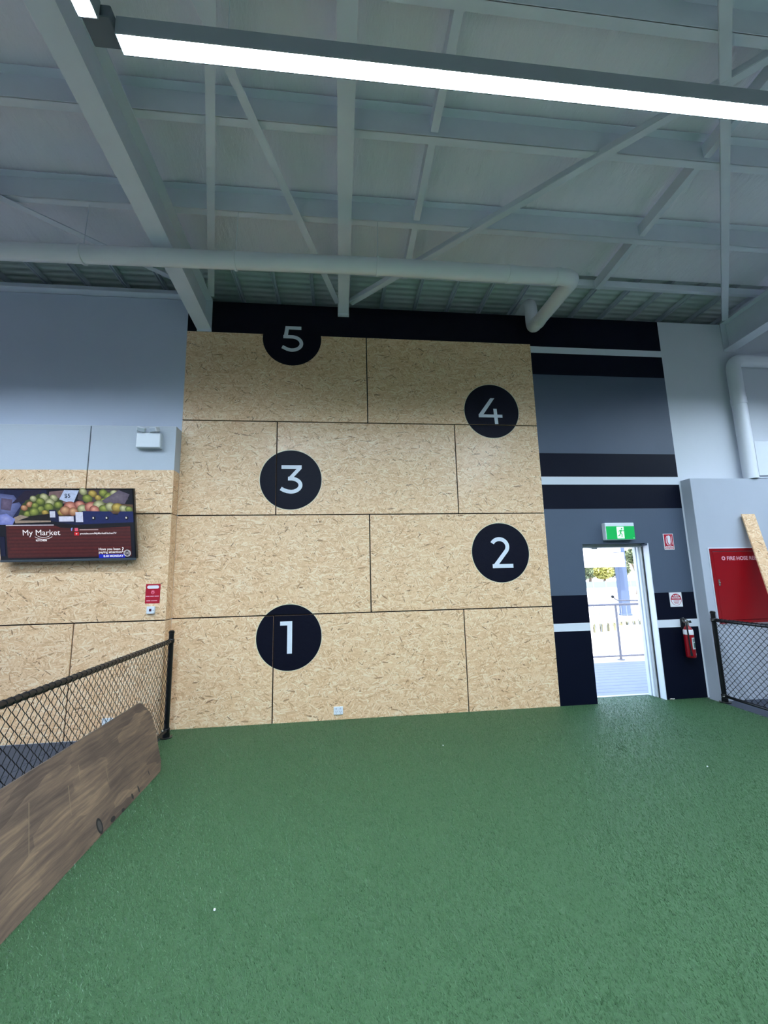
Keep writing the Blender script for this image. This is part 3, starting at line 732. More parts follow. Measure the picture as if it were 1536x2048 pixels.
m, nt, b = new_mat('lit_screen'); at_ = N(nt, 'ShaderNodeVertexColor'); at_.layer_name = 'picture'
b.inputs['Base Color'].default_value = (0.01, 0.01, 0.012, 1); b.inputs['Roughness'].default_value = 0.25
tcs = N(nt, 'ShaderNodeTexCoord'); nz = N(nt, 'ShaderNodeTexNoise'); nz.inputs['Scale'].default_value = 34; nz.inputs['Detail'].default_value = 5
nt.links.new(tcs.outputs['Object'], nz.inputs['Vector'])
pic = mixrgb(nt, 0.5, at_.outputs['Color'], mixrgb(nt, nz.outputs['Fac'], (0.25, 0.25, 0.28), (1.5, 1.5, 1.5)), 'MULTIPLY')
nt.links.new(pic, b.inputs['Emission Color']); b.inputs['Emission Strength'].default_value = 1.0
me.materials.append(m); o = bpy.data.objects.new('screen_picture', me); COL.objects.link(o); o.parent = tv
bx('wall_bracket', 0.45, 0.95, 0.045, 0.135, 0.25, 0.55, M_DARKPL, tv)

# ------------------------------------------------------------------ emergency spotlight unit
t = thing('emergency_light', 'white twin-spot emergency light box on the white band above the television', 'emergency light')
bx('body', -0.412, -0.140, -0.245, -0.166, 3.165, 3.345, M_PLASTIC, t, 0.008)
for x, ang in ((-0.372, 0.35), (-0.205, -0.25)):
    p = MB(); p.box(-0.045, 0.045, -0.06, 0.02, 0.0, 0.055); h = p.build('spot_head', M_PLASTIC, t, bevel=0.008); h.location = (x, -0.215, 3.362); h.rotation_euler = (0.35, 0.12 if x < -0.3 else -0.06, ang)
    p = MB(); p.box(-0.036, 0.036, -0.064, -0.0595, 0.008, 0.048); p.build('lens', paint('lamp_lens', rgb(196, 204, 216), 0.15), h)
    p = MB(); p.tube([(x, -0.20, 3.335), (x, -0.20, 3.36)], 0.012, 8); p.build('pivot', M_PLASTIC, t)

# ------------------------------------------------------------------ exit request sign and button, outlets
t = thing('exit_button_notice', 'red notice with a white pill heading beside the television', 'sign')
p = MB(); p.box(-0.229, -0.073, -0.169, -0.1662, 1.388, 1.602); p.build('plate', M_REDSIGN, t, bevel=0.001)
p = MB(); Y = -0.1696
pill = arc(-0.196, 1.567, 0.018, 0.018, 90, 270, 8) + arc(-0.106, 1.567, 0.018, 0.018, -90, 90, 8); p.poly(pill, Y); p.build('heading_pill', M_SIGNWHITE, t)
p = MB(); PINK = paint('pink_print', rgb(232, 120, 140), 0.4)
p.poly(circle(-0.151, 1.508, 0.019, 16), Y)
for k in range(4): p.poly(rect(-0.166 + 0.008 * k, -0.160 + 0.008 * k, 1.515, 1.534 - 0.004 * abs(k - 1.5)), Y - 0.0001)
p.poly(circle(-0.151, 1.503, 0.007, 10), Y - 0.0002, 1); p.build('hand_symbol', [PINK, M_REDSIGN], t)
p = MB()
for x0, x1 in ((-0.222, -0.182), (-0.176, -0.138), (-0.132, -0.085)): p.poly(rect(x0, x1, 1.462, 1.470), Y)
p.poly(rect(-0.214, -0.172, 1.413, 1.421), Y); p.poly(rect(-0.165, -0.10, 1.414, 1.419), Y); p.build('small_print', paint('pale_pink_print', rgb(240, 190, 200), 0.4), t)['kind'] = 'stuff'
t = thing('exit_button', 'small white push button box under the red notice', 'button')
bx('body', -0.197, -0.112, -0.196, -0.166, 1.276, 1.356, M_PLASTIC, t, 0.004)
bx('push_button', -0.168, -0.143, -0.200, -0.196, 1.303, 1.330, paint('dark_red_button', rgb(70, 20, 40), 0.4), t, 0.003)
bx('screw_cap', -0.128, -0.122, -0.1975, -0.196, 1.313, 1.319, M_CHROME, t)
def outlet(x0, z0, y, label, w=0.108, h=0.088):
    t = thing('power_outlet', label, 'power outlet', 'double power outlets')
    bx('plate', x0, x0 + w, y - 0.012, y, z0, z0 + h, M_PLASTIC, t, 0.003)
    for k in (0, 1):
        xc = x0 + w * (0.28 + 0.44 * k)
        bx('switch', xc - 0.008, xc + 0.008, y - 0.015, y - 0.012, z0 + h * 0.66, z0 + h * 0.88, paint('switch_grey', rgb(196, 202, 212), 0.4), t, 0.001)
        p = MB()
        for dx, dz, tl in ((-0.008, 0.0, 0.5), (0.008, 0.0, -0.5), (0, -0.016, 0)):
            c_, s_ = math.cos(tl), math.sin(tl); p.poly([(xc + dx + a * c_ - q * s_, z0 + h * 0.38 + dz + a * s_ + q * c_) for a, q in ((-.0013, -.006), (.0013, -.006), (.0013, .006), (-.0013, .006))], y - 0.0123)
        p.build('pin_slots', M_DARKPL, t)
outlet(1.848, 0.058, 0.0, 'white double power outlet low on the board wall beneath the circled 1')
outlet(-0.582, 0.122, -0.166, 'white double power outlet seen through the left chain link fence')

# ------------------------------------------------------------------ exit doorway
d1 = thing('door_1', 'open exit doorway with a pale stepped metal frame', 'door', kind='structure')
M_FR1 = paint('frame_beige', rgb(176, 180, 182), 0.5); M_FR2 = paint('frame_white', rgb(222, 228, 240), 0.45)
bx('reveal_lining', 6.022, 6.032, YF - 0.002, 0.10, 0, 1.985, M_FR2, d1)
bx('jamb', 6.000, 6.029, 0.112, 0.150, 0, 1.975, M_FR1, d1, 0.003)
bx('jamb', 5.985, 6.029, 0.150, 0.185, 0, 1.975, M_FR2, d1, 0.003)
bx('jamb', 5.975, 6.029, 0.195, 0.248, 0, 1.975, M_FR2, d1, 0.003)
bx('jamb_backing', 6.012, 6.0295, 0.10, 0.248, 0, 1.975, M_DARKPL, d1)
bx('head', 5.10, 6.03, 0.10, 0.248, 1.94, 1.985, M_FR1, d1, 0.003)
bx('jamb', 5.101, 5.125, 0.13, 0.248, 0, 1.94, M_FR2, d1, 0.003)
bx('closer_stop', 5.30, 5.38, 0.12, 0.17, 1.92, 1.94, M_ALU, d1, 0.003)
bx('corner_fillet', 5.985, 6.03, YF - 0.001, 0.10, 1.955, 1.985, M_GREY, d1, 0.012)
bx('threshold', 5.10, 6.03, 0.245, 0.30, -0.02, 0.006, M_ALU, d1, 0.003)
# floor clip and bits at the jamb foot
p = MB(); p.box(6.06, 6.13, -0.012, 0.002, 0.0, 0.016); p.build('floor_clip', M_CHROME, d1, bevel=0.003)

# exit sign
t = thing('exit_sign', 'green running-man exit sign box above the open doorway', 'exit sign')
bx('housing', 5.392, 5.800, -0.075, YF, 2.028, 2.252, M_PLASTIC, t, 0.006)
M_GREEN = paint('exit_green', rgb(0, 150, 70), 0.4, emit=rgb(0, 165, 80), estr=0.55); M_EXW = paint('exit_white', rgb(225, 245, 232), 0.4, emit=(0.85, 1.0, 0.9), estr=0.5)
bx('green_panel', 5.400, 5.794, -0.079, -0.075, 2.034, 2.206, M_GREEN, t)
p = MB(); p.poly(rect(5.545, 5.645, 2.045, 2.198), -0.0795); p.build('doorway_symbol', M_EXW, t)
p = MB(); ox, oz, k = 5.602, 2.118, 1.0; y = -0.0800
p.poly(circle(ox + 0.012, oz + 0.055, 0.011, 14), y)
for pts, w in (([(0.004, 0.038), (-0.008, 0.0)], 0.020), ([(-0.008, 0.002), (0.012, -0.022), (0.006, -0.055)], 0.012), ([(-0.008, 0.002), (-0.022, -0.030), (-0.045, -0.042)], 0.012),
               ([(0.004, 0.036), (0.030, 0.022), (0.040, 0.034)], 0.009), ([(0.000, 0.036), (-0.026, 0.026), (-0.030, 0.004)], 0.009)):
    for q in stroke([(ox + a * k, oz + c * k) for a, c in pts], w): p.poly(q, y)
p.build('running_figure', M_GREEN, t)
p = MB(); p.poly(rect(5.770, 5.782, 2.045, 2.051), -0.0796); p.build('maker_mark', M_EXW, t)

# extinguisher sign
t = thing('extinguisher_sign', 'red and white fire extinguisher location sign on the slate band', 'sign')
bx('plate', 6.258, 6.402, -0.004, YF, 1.890, 2.105, M_SIGNWHITE, t, 0.001)
p = MB(); p.poly(rect(6.266, 6.394, 1.925, 2.097), -0.0044); p.poly(rect(6.266, 6.394, 1.898, 1.918), -0.0044); p.build('red_print', M_REDSIGN, t)
p = MB(); y = -0.0050
p.poly(arc(6.335, 2.055, 0.022, 0.028, 0, 180, 10) + [(6.313, 1.985), (6.357, 1.985)], y); p.poly(rect(6.322, 6.350, 1.965, 1.987), y)
for q in stroke([(6.311, 2.075), (6.296, 2.05), (6.292, 1.99), (6.31, 1.955), (6.36, 1.95)], 0.009): p.poly(q, y)
for q in stroke([(6.374, 2.08), (6.374, 1.96)], 0.006): p.poly(q, y)
for x0, x1 in ((6.275, 6.30), (6.305, 6.345), (6.350, 6.385)): p.poly(rect(x0, x1, 1.930, 1.937), y)
for x0, x1 in ((6.272, 6.325), (6.33, 6.388)): p.poly(rect(x0, x1, 1.905, 1.911), y)
p.build('white_print', M_SIGNWHITE, t)
# powder sign
t = thing('powder_sign', 'white sign with a red and white roundel above the extinguisher', 'sign')
bx('plate', 6.240, 6.414, -0.004, YF, 1.143, 1.327, M_SIGNWHITE, t, 0.001)
p = MB(); p.poly(circle(6.328, 1.236, 0.076, 40), -0.0043); p.build('roundel_ring', M_REDSIGN, t)
p = MB(); p.poly(arc(6.328, 1.232, 0.068, 0.068, 180, 360, 24), -0.0047); p.build('roundel_white_half', M_SIGNWHITE, t)
p = MB()
for q in text_polys('A:B(E)', 0.032, 'CENTER', 0.0008): p.poly([(6.328 + a, 1.274 + c) for a, c in q], -0.0048)
for q in text_polys('POWDER', 0.028, 'CENTER', 0.0008): p.poly([(6.328 + a, 1.247 + c) for a, c in q], -0.0048)
p.build('white_lettering', M_SIGNWHITE, t)
p = MB()
for k_, (x0, x1) in enumerate(((6.285, 6.372), (6.290, 6.366), (6.300, 6.356))): p.poly(rect(x0, x1, 1.215 - 0.016 * k_, 1.221 - 0.016 * k_), -0.0049)
p.build('small_print', M_REDSIGN, t)['kind'] = 'stuff'

# fire extinguisher
t = thing('fire_extinguisher', 'red fire extinguisher hanging on the black wall beside the doorway', 'fire extinguisher')
X, Yc = 6.378, -0.072
p = MB(); p.lathe([(0.046, 0.515), (0.055, 0.525), (0.056, 0.535), (0.056, 0.83), (0.051, 0.862), (0.036, 0.888), (0.020, 0.905), (0.018, 0.92)], (X, Yc, 0), seg=28); cyl = p.build('cylinder', M_RED, t, smooth=True)
p = MB(); p.lathe([(0.0562, 0.80), (0.0567, 0.802), (0.0567, 0.842), (0.0525, 0.862)], (X, Yc, 0), seg=28); p.build('white_band', M_SIGNWHITE, cyl, smooth=True)
def wrap(a0, a1, z0, z1, r):
    m_ = MB(); n_ = 10; vs = []
    for k_ in range(n_ + 1):
        a = math.radians(a0 + (a1 - a0) * k_ / n_); vs += [(X + r * math.cos(a), Yc + r * math.sin(a), z0), (X + r * math.cos(a), Yc + r * math.sin(a), z1)]
    m_.add(vs, [(2 * i, 2 * i + 2, 2 * i + 3, 2 * i + 1) for i in range(n_)]); return m_
wrap(258, 332, 0.622, 0.765, 0.0566).build('instruction_label', paint('label_silver', rgb(196, 204, 204), 0.4), cyl)
wrap(275, 312, 0.640, 0.700, 0.0569).build('label_print', paint('label_print_green', rgb(60, 92, 84), 0.5), cyl)
wrap(268, 322, 0.712, 0.752, 0.0569).build('label_print', paint('label_print_grey', rgb(112, 128, 130), 0.5), cyl)
wrap(300, 318, 0.548, 0.572, 0.0567).build('service_sticker', M_SIGNWHITE, cyl)
p = MB(); p.tube([(X, Yc, 0.905), (X, Yc, 0.965)], 0.019, 14); p.build('valve', M_CHROME, t, smooth=True)
p = MB(); p.tube(fillet([(X + 0.01, Yc, 0.945), (X - 0.055, Yc - 0.02, 0.955), (X - 0.085, Yc - 0.03, 0.985)], 0.015), 0.009, 8); p.build('carry_handle', M_CHROME, t, smooth=True)
p = MB(); p.bar((X + 0.015, Yc, 0.970), (X - 0.075, Yc - 0.025, 1.012), 0.020, 0.007); p.build('squeeze_lever', M_CHROME, t, bevel=0.002)
p = MB(); p.tube([(X + 0.01, Yc - 0.02, 0.955), (X + 0.03, Yc - 0.035, 0.962)], [0.015, 0.016], 12); p.build('pressure_gauge', M_DARKPL, t, smooth=True)
p = MB(); p.tube(fillet([(X - 0.01, Yc - 0.015, 0.94), (X - 0.042, Yc - 0.04, 0.945), (X - 0.044, Yc - 0.044, 0.86), (X - 0.038, Yc - 0.050, 0.60)], 0.03), 0.009, 10); p.build('hose', M_DARKPL, t, smooth=True)
p = MB(); p.tube([(X - 0.038, Yc - 0.050, 0.60), (X - 0.036, Yc - 0.052, 0.545)], [0.011, 0.015], 10); p.build('nozzle', M_DARKPL, t, smooth=True)
p = MB(); p.box(X - 0.03, X + 0.03, -0.012, YF, 0.86, 0.99); p.box(X - 0.012, X + 0.012, -0.08, -0.012, 0.93, 0.94); p.build('wall_hook', M_DARKPL, t, bevel=0.002)

# fire hose reel cabinet
t = thing('hose_reel_cabinet', 'red fire hose reel cabinet set in the low white wall', 'cabinet')
fx0, fx1, fz0, fz1 = 6.745, 7.585, 0.93, 1.885
p = MB(); w = 0.035
p.box(fx0, fx1, -0.178, -0.16, fz1 - w, fz1); p.box(fx0, fx1, -0.178, -0.16, fz0, fz0 + w); p.box(fx0, fx0 + w, -0.178, -0.16, fz0 + w, fz1 - w); p.box(fx1 - w, fx1, -0.178, -0.16, fz0 + w, fz1 - w)
p.build('frame', M_RED, t)
p = MB(); e = 0.014
for a in ((fx0 - e, fx1 + e, fz1, fz1 + e), (fx0 - e, fx1 + e, fz0 - e, fz0), (fx0 - e, fx0, fz0, fz1), (fx1, fx1 + e, fz0, fz1)): p.box(a[0], a[1], -0.168, -0.16, a[2], a[3])
p.build('white_surround', M_STRIPE, t)
dr = bx('door', fx0 + w + 0.004, fx1 - w - 0.004, -0.176, -0.16, fz0 + w + 0.004, fz1 - w - 0.008, M_RED, t, 0.004)
p = MB()
for q in text_polys('FIRE HOSE REEL', 0.068, 'LEFT', 0.0016): p.poly([(6.975 + a * 0.98, 1.732 + c) for a, c in q], -0.1766)
p.build('lettering', paint('pale_lettering', rgb(226, 176, 190), 0.4), dr)
p = MB(); p.poly(circle(6.927, 1.757, 0.026, 20), -0.1766); p.poly(circle(6.927, 1.757, 0.014, 16), -0.1769, 1); p.build('reel_symbol', [paint('pale_lettering', rgb(226, 176, 190), 0.4), M_RED], dr)
p = MB(); p.box(6.804, 6.826, -0.184, -0.176, 1.405, 1.485); p.lathe([(0.009, 0.0), (0.009, 0.012)], (6.815, -0.184, 1.445), axis='Y', seg=12); p.build('lock', M_CHROME, dr, bevel=0.002)

# leaning strand board strip
p = MB(); W2 = 0.19; Lp = math.hypot(2.33, 0.42)
p.box(0, W2, -0.018, 0, 0, Lp)
o = tag(p.build('leaning_board', M_OSB, bevel=0.0015), 'narrow strand board strip leaning against the wall over the red cabinet', 'board')
o.location = (7.268, -0.605, 0.004); o.rotation_euler = (-math.atan2(0.42, 2.33), 0, 0)

# ------------------------------------------------------------------ chain link fences
def fence(x, y0, y1, label, side):
    t = thing('chain_link_fence', label, 'fence', 'black chain link fences')
    for i, y in enumerate((y0, y1)):
        p = MB(); p.lathe([(0.026, 0.0), (0.026, 1.065), (0.030, 1.066), (0.030, 1.085), (0.020, 1.096)], (x, y, 0), seg=18); po = p.build('post', M_BLKMETAL, t, smooth=True)
        p = MB(); p.lathe([(0.062, 0.0), (0.062, 0.008), (0.036, 0.012), (0.034, 0.05), (0.028, 0.055)], (x, y, 0), seg=18); p.build('base_flange', M_BLKMETAL, po, smooth=True)
        for dx, dy in ((0.045, 0.03), (0.045, -0.03), (-0.045, 0.03), (-0.045, -0.03)):
            p = MB(); p.lathe([(0.008, 0.008), (0.008, 0.016), (0.004, 0.018)], (x + dx, y + dy, 0), seg=8); p.build('anchor_bolt', M_CHROME, po)
        for z in (0.985, 0.075):
            p = MB(); p.lathe([(0.030, z - 0.022), (0.033, z - 0.018), (0.033, z + 0.018), (0.030, z + 0.022)], (x, y, 0), seg=18); cl = p.build('rail_clamp', M_BLKMETAL, po, smooth=True)
            p = MB(); p.tube([(x - side * 0.02, y - 0.02, z), (x - side * 0.045, y - 0.02, z)], 0.007, 8); p.build('clamp_bolt', M_CHROME, cl)
    p = MB(); p.tube([(x, y0, 0.985), (x, y1, 0.985)], 0.021, 14); p.build('top_rail', M_BLKMETAL, t, smooth=True)
    p = MB(); p.tube([(x, y0, 0.075), (x, y1, 0.075)], 0.017, 12); p.build('bottom_rail', M_BLKMETAL, t, smooth=True)
    # woven mesh: vertical zigzag wires hooked into their neighbours
    m_ = MB(); hw, hz = 0.036, 0.037; n_ = int((y0 - y1 - 0.05) / hw); rows = int((0.985 - 0.06) / hz); r = 0.0027
    vs, fs = [], []
    for i in range(n_):
        ya = y0 - 0.025 - hw * i
        for k_ in range(rows):
            za = 0.07 + hz * k_; zb = za + hz
            s0 = (k_ + i) % 2; s1 = 1 - s0
            pa = Vector((x + (0.003 if s0 else -0.003), ya - hw * (s0 * 1.04 - 0.02), za)); pb = Vector((x + (0.003 if s1 else -0.003), ya - hw * (s1 * 1.04 - 0.02), zb))
            d = (pb - pa).normalized(); s = Vector((1, 0, 0)); u = d.cross(s).normalized(); o_ = len(vs)
            for q in (pa, pb):
                for a in (90, 210, 330): vs.append(q + s * (r * math.cos(math.radians(a))) + u * (r * math.sin(math.radians(a))))
            fs += [(o_, o_ + 1, o_ + 4, o_ + 3), (o_ + 1, o_ + 2, o_ + 5, o_ + 4), (o_ + 2, o_, o_ + 3, o_ + 5)]
    m_.add(vs, fs); w_ = m_.build('chain_link_mesh', M_WIRE, t, uv=False); w_['kind'] = 'stuff'
    # ties wrapped over the top rail
    m_ = MB()
    for i in range(int((y0 - y1) / 0.056)):
        y = y0 - 0.05 - 0.056 * i; m_.tube([(x + 0.0225 * math.cos(a), y - 0.010 * a / 6.3, 0.985 + 0.0225 * math.sin(a)) for a in [2 * math.pi * k_ / 8 for k_ in range(9)]], 0.003, 4)
    w_ = m_.build('rail_ties', M_WIRE, t, uv=False); w_['kind'] = 'stuff'
fence(0.10, -0.24, -5.2, 'black chain link fence between the turf and the rubber matting', 1)
fence(6.625, -0.215, -4.6, 'black chain link fence in front of the red hose cabinet', 1)

# ------------------------------------------------------------------ leaning wood barrier along the left fence
bar_ = thing('wood_barrier', 'scuffed brown wood sheet leaning along the left fence at the turf edge', 'barrier')
# local frame: u along -Y (length), v up the slope
Lb, Hb, th = 3.4, 0.605, 0.03
out_ = [(0.10, 0.0), (Lb, 0.0), (Lb, Hb), (0.30, Hb), (0.05, Hb)]
prof_ = [(0.13, 0.0)] + [(Lb, 0.0), (Lb, Hb), (0.10, Hb), (0.055, Hb - 0.012), (-0.045, Hb - 0.14), (-0.02, Hb - 0.30), (0.045, 0.13), (0.065, 0.06)]
P0 = Vector((0.375, -0.93, 0.003)); uvec = Vector((0, -1, 0)); vvec = Vector((-0.225, 0.0, 0.555)).normalized(); nvec = Vector((0.555, 0, 0.225)).normalized()
fr = [P0 + uvec * a + vvec * c for a, c in prof_]; bk = [p_ - nvec * th for p_ in fr]; n_ = len(fr)
me = bpy.data.meshes.new('board'); me.from_pydata([tuple(p_) for p_ in fr + bk], [], [tuple(range(n_)), tuple(reversed(range(n_, 2 * n_)))] + [((i + 1) % n_, i, n_ + i, n_ + (i + 1) % n_) for i in range(n_)])
uvl = me.uv_layers.new(name='UVMap')
for lp in me.loops:
    a, c = prof_[lp.vertex_index % n_]; uvl.data[lp.index].uv = (a, c)
bm = bmesh.new(); bm.from_mesh(me); bmesh.ops.recalc_face_normals(bm, faces=bm.faces); bm.to_mesh(me); bm.free()
me.materials.append(M_BARRIER); o = bpy.data.objects.new('board', me); COL.objects.link(o); o.parent = bar_
def on_board(u_, v_, ru, rv, name, mat, off=0.0006, n=16):
    m_ = MB(); c0 = P0 + uvec * u_ + vvec * v_ + nvec * off
    ring = [c0 + uvec * (ru * math.cos(2 * math.pi * k_ / n)) + vvec * (rv * math.sin(2 * math.pi * k_ / n)) for k_ in range(n)]
    m_.add(ring, [tuple(range(n))]); ob = m_.build(name, mat, bar_, uv=False); return ob
def seam(u0, v0, u1, v1, w=0.0022):
    m_ = MB(); A_ = P0 + uvec * u0 + vvec * v0 + nvec * 0.0006; B_ = P0 + uvec * u1 + vvec * v1 + nvec * 0.0006; sd = (B_ - A_).cross(nvec).normalized() * w
    m_.add([A_ - sd, A_ + sd, B_ + sd, B_ - sd], [(0, 1, 2, 3)]); m_.build('seam', paint('pale_seam', rgb(134, 114, 90), 0.6), bar_, uv=False)
seam(1.17, 0.40, 1.22, 0.24); seam(1.03, 0.47, 1.06, 0.38); seam(0.78, 0.34, 0.80, 0.25); seam(1.48, 0.46, 1.58, 0.22)
M_SLOT = paint('dark_slot', rgb(26, 26, 28), 0.6)
on_board(1.02, 0.055, 0.030, 0.05, 'hand_slot', M_SLOT)
on_board(1.02, 0.055, 0.018, 0.034, 'slot_centre', paint('slot_centre_grey', rgb(70, 66, 62), 0.7), 0.0010)
for u_, v_, ru, rv in ((0.88, 0.02, 0.03, 0.016), (0.60, 0.03, 0.012, 0.022), (0.50, 0.035, 0.010, 0.026), (0.75, 0.010, 0.02, 0.012), (0.30, 0.07, 0.006, 0.02)):
    on_board(u_, v_, ru, rv, 'edge_chip', M_SLOT)

# ------------------------------------------------------------------ outside the door
g = MB(); g.box(-40, 140, 2.45, 160, -0.5, -0.3); tag(g.build('ground', M_CONC), 'bright sunlit concrete car park outside the door', 'ground', kind='structure')
g = MB(); g.box(-10, 30, 0.27, 2.45, -0.5, -0.06); g.box(-10, 30, 2.17, 2.45, -0.06, 0.0); terr = tag(g.build('terrace', M_CONC), 'raised terrace slab with a pale kerb outside the exit', 'terrace', kind='structure')
for k in range(12):
    y0 = 0.305 + 0.1555 * k
    b_ = MB(); b_.box(3.2, 10.5, y0, y0 + 0.1475, -0.05, -0.002); b_.build('deck_board', M_DECK, terr, bevel=0.003)
t = thing('guard_rail', 'galvanised guard rail with balusters along the terrace edge', 'railing')
for z, r in ((1.0, 0.022), (0.07, 0.017)):
    p = MB(); p.tube([(2.5, 2.36, z), (11.5, 2.36, z)], r, 10); p.build('rail', M_RAIL, t, smooth=True)
for x in (4.7, 7.10, 9.5):
    p = MB(); p.tube([(x, 2.36, 0.0), (x, 2.36, 1.0)], 0.023, 10); po = p.build('post', M_RAIL, t, smooth=True)
    p = MB(); p.lathe([(0.06, 0.0), (0.06, 0.012), (0.03, 0.014)], (x, 2.36, 0), seg=14); p.build('foot_plate', M_RAIL, po)
bal = MB(); bal.tube([(0, 2.36, 0.07), (0, 2.36, 1.0)], 0.0055, 6); bal_me = bal.mesh('baluster', paint('pale_baluster', rgb(206, 206, 208), 0.4))
for k in range(48):
    if abs((5.45 + 0.11 * k) - 7.10) < 0.03: continue
    o = bpy.data.objects.new('baluster', bal_me); COL.objects.link(o); o.parent = t; o.location = (5.45 + 0.11 * k, 0, 0)
p = MB(); p.tube(fillet([(7.70, 2.30, 1.06), (7.10, 2.30, 1.08), (7.02, 2.30, 1.15)], 0.05), 0.012, 8); hr = p.build('handrail_bar', M_RAIL, t, smooth=True)
p = MB(); p.lathe([(0.02, -0.02), (0.03, 0.0), (0.02, 0.02)], (7.02, 2.30, 1.15), axis='Y', seg=10); p.build('handrail_knob', M_DARKPL, t)

t = thing('canopy_column', 'slim blue grey column standing in the car park beyond the rail', 'column')
p = MB(); p.box(14.16, 14.56, 12.1, 12.36, -0.3, 7.0); p.build('shaft', M_COLUMN, t, bevel=0.02)
p = MB(); p.box(14.13, 14.59, 12.07, 12.39, -0.3, -0.22); p.build('plinth', M_COLUMN, t, bevel=0.02)
t = thing('canopy_fascia', 'white canopy fascia joining the blue grey column', 'canopy')
p = MB(); p.box(4.0, 14.24, 11.75, 12.105, 1.80, 2.42); p.build('fascia', M_SIGNWHITE, t); p = MB(); p.box(4.0, 14.14, 11.8, 12.05, 2.46, 3.4); p.build('upper_panel', M_SIGNWHITE, t)
# strappy garden plants at the car park edge
def reeds(seed, n=26, h=0.32):
    rnd = random.Random(seed); m_ = MB()
    for _ in range(n):
        a = rnd.uniform(0, 6.28); l = h * rnd.uniform(0.6, 1.0); lean = rnd.uniform(0.02, 0.25); w_ = 0.016
        d = Vector((math.cos(a), math.sin(a), 0)); s = Vector((-d.y, d.x, 0)); b0 = d * rnd.uniform(0, 0.04)
        q = [b0, b0 + d * lean * l * 0.4 + Vector((0, 0, l * 0.7)), b0 + d * lean * l + Vector((0, 0, l))]
        m_.add([q[0] - s * w_, q[0] + s * w_, q[1] + s * w_, q[1] - s * w_, q[2]], [(0, 1, 2, 3), (3, 2, 4)])
    return m_.mesh('leaves', M_REED, uv=False)
RM = [reeds(s) for s in (1, 2, 3)]
names = ('first', 'second', 'third', 'fourth', 'fifth', 'sixth', 'seventh', 'eighth', 'ninth')
for k in range(9):
    t = tag(bpy.data.objects.new('garden_reed', RM[k % 3]), 'tufted garden plant beyond the rail, %s from the doorway edge' % names[k], 'plant', 'reeds beyond the rail'); COL.objects.link(t)
    t.location = (9.7 + 0.30 * k, 7.6 + 0.10 * k, -0.3); t.rotation_euler = (0, 0, k * 1.3)
p = MB(); p.box(7, 16, 8.0, 8.12, -0.3, -0.16); tag(p.build('garden_kerb', M_CONC), 'low concrete kerb behind the garden reeds', 'kerb', kind='structure')
# far boundary fence and trees
t = thing('boundary_fence', 'pale blue panel fence at the far side of the car park', 'fence')
M_BF = paint('pale_blue_fence', rgb(104, 122, 134), 0.6)
for k in range(16):
    p = MB(); p.box(24 + 1.6 * k, 25.5 + 1.6 * k, 42.0, 42.06, -0.3, 0.42); p.build('fence_panel', M_BF, t)
    p = MB(); p.box(25.5 + 1.6 * k, 25.6 + 1.6 * k, 41.97, 42.09, -0.3, 0.5); p.build('fence_post', M_RAIL, t)
def tree(loc, h, rad, mat, label, seed):
    rnd = random.Random(seed); t = thing('tree', label, 'tree', 'trees behind the car park'); x, y, z = loc
    p = MB(); p.tube([(x, y, z), (x + 0.2, y, z + h * 0.4), (x - 0.1, y, z + h * 0.75)], [0.22, 0.15, 0.06], 8); tr = p.build('trunk', M_BARK, t, smooth=True)
    for k in range(5):
        a = rnd.uniform(0, 6.28); p = MB(); p.tube([(x + 0.1, y, z + h * 0.3), (x + math.cos(a) * rad * 0.6, y + math.sin(a) * rad * 0.6, z + h * 0.7)], [0.08, 0.03], 6); p.build('branch', M_BARK, tr, smooth=True)
    m_ = MB()
    for k in range(1600):
        d = Vector((rnd.gauss(0, 1), rnd.gauss(0, 1), rnd.gauss(0, 1))).normalized() * rad * rnd.uniform(0.35, 1.0) ** 0.6
        c = Vector((x, y, z + h * 0.68)) + Vector((d.x, d.y, d.z * 0.75))
        a = Vector((rnd.gauss(0, 1), rnd.gauss(0, 1), rnd.gauss(0, 1))).normalized() * 0.20; b2 = a.cross(Vector((rnd.gauss(0, 1), rnd.gauss(0, 1), rnd.gauss(0, 1)))).normalized() * 0.09
        m_.add([c - a, c + b2, c + a, c - b2], [(0, 1, 2, 3)])
    f_ = m_.build('foliage', mat, t, uv=False); f_['kind'] = 'stuff'
tree((31.9, 44.5, -0.3), 3.0, 1.6, M_LEAF, 'grey green tree beside the doorway edge, beyond the boundary fence', 1)
tree((35.9, 48.9, -0.3), 3.6, 1.9, M_LEAF, 'larger grey green tree behind the yellow green one', 5)
tree((35.1, 44.6, -0.3), 2.7, 1.2, M_LEAFY, 'yellow green tree in the middle of the doorway view', 2)
tree((39.9, 48.9, -0.3), 3.4, 1.8, M_LEAF, 'grey green tree partly hidden by the column', 3)
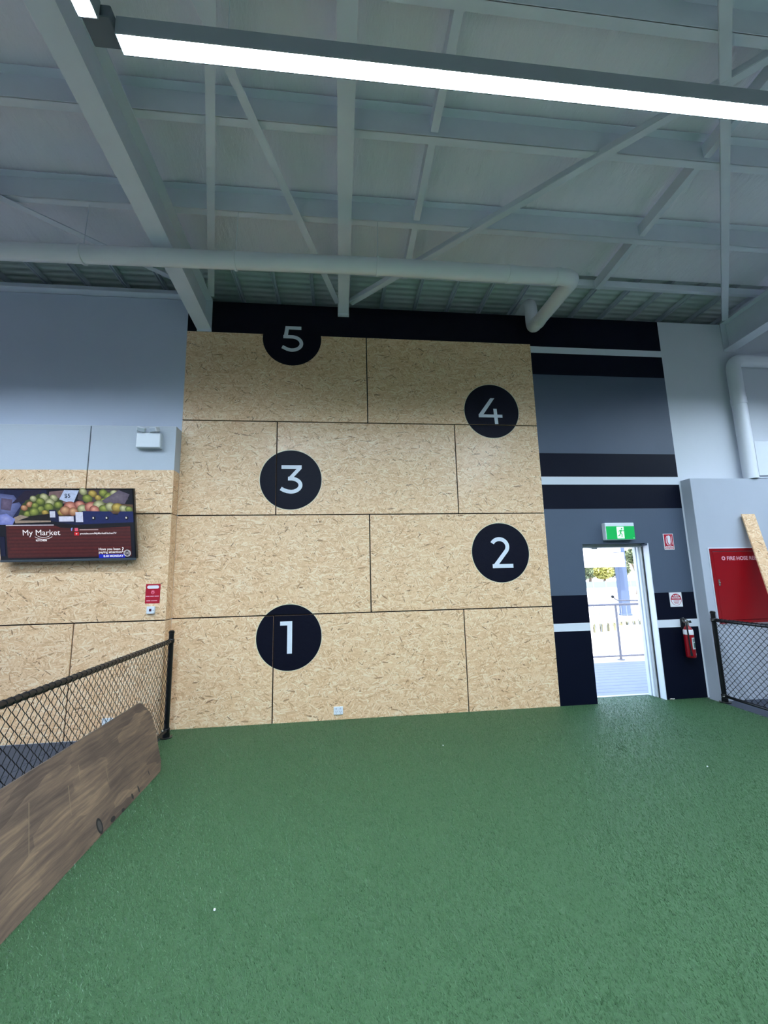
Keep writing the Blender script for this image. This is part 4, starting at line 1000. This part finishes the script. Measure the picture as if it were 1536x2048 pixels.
tree((26.3, 27, -0.3), 4.6, 0.8, M_LEAF, 'slender tree seen between the column and the door frame', 4)

# ------------------------------------------------------------------ turf blades (uncountable)
def blades():
    n1 = 460000
    x = np.random.uniform(0.07, 6.57, n1)
    y = 0.25 - 4.8 * np.random.uniform(0, 1, n1) ** 0.8
    keep = (y < -0.005) | ((x > 5.11) & (x < 5.97)); x, y = x[keep], y[keep]; n = len(x)
    a = np.random.uniform(0, 2 * math.pi, n); h = np.random.uniform(0.007, 0.014, n); ln = np.random.uniform(0.004, 0.014, n); w_ = 0.0013
    la = np.random.normal(2.5, 0.9, n)
    V = np.zeros((n, 3, 3)); ca_, sa_ = np.cos(a) * w_, np.sin(a) * w_
    V[:, 0, 0] = x - ca_; V[:, 0, 1] = y - sa_; V[:, 1, 0] = x + ca_; V[:, 1, 1] = y + sa_
    V[:, 2, 0] = x + np.cos(la) * ln; V[:, 2, 1] = y + np.sin(la) * ln; V[:, 2, 2] = h
    me = bpy.data.meshes.new('turf_blades'); me.vertices.add(3 * n); me.vertices.foreach_set('co', V.ravel())
    me.loops.add(3 * n); me.loops.foreach_set('vertex_index', np.arange(3 * n, dtype=np.int32)); me.polygons.add(n)
    me.polygons.foreach_set('loop_start', np.arange(0, 3 * n, 3, dtype=np.int32)); me.polygons.foreach_set('loop_total', np.full(n, 3, dtype=np.int32))
    me.update(calc_edges=True); me.materials.append(M_BLADE)
    o = bpy.data.objects.new('turf_blades', me); COL.objects.link(o)
    tag(o, 'short green synthetic grass pile of the indoor run', 'grass', kind='stuff')
blades()
# crumbs on the turf
for k, (x, y) in enumerate(((1.30, -2.72), (4.93, -1.73), (2.9, -0.95))):
    p = MB(); p.lathe([(0.001, 0.011), (0.006, 0.013), (0.005, 0.019), (0.001, 0.021)], (x, y, 0), seg=7)
    tag(p.build('paper_scrap', M_SIGNWHITE), ('tiny white scrap on the turf in the lower left', 'tiny white scrap on the turf towards the right fence', 'tiny white scrap on the turf before the board wall')[k], 'scrap', 'scraps on the turf')
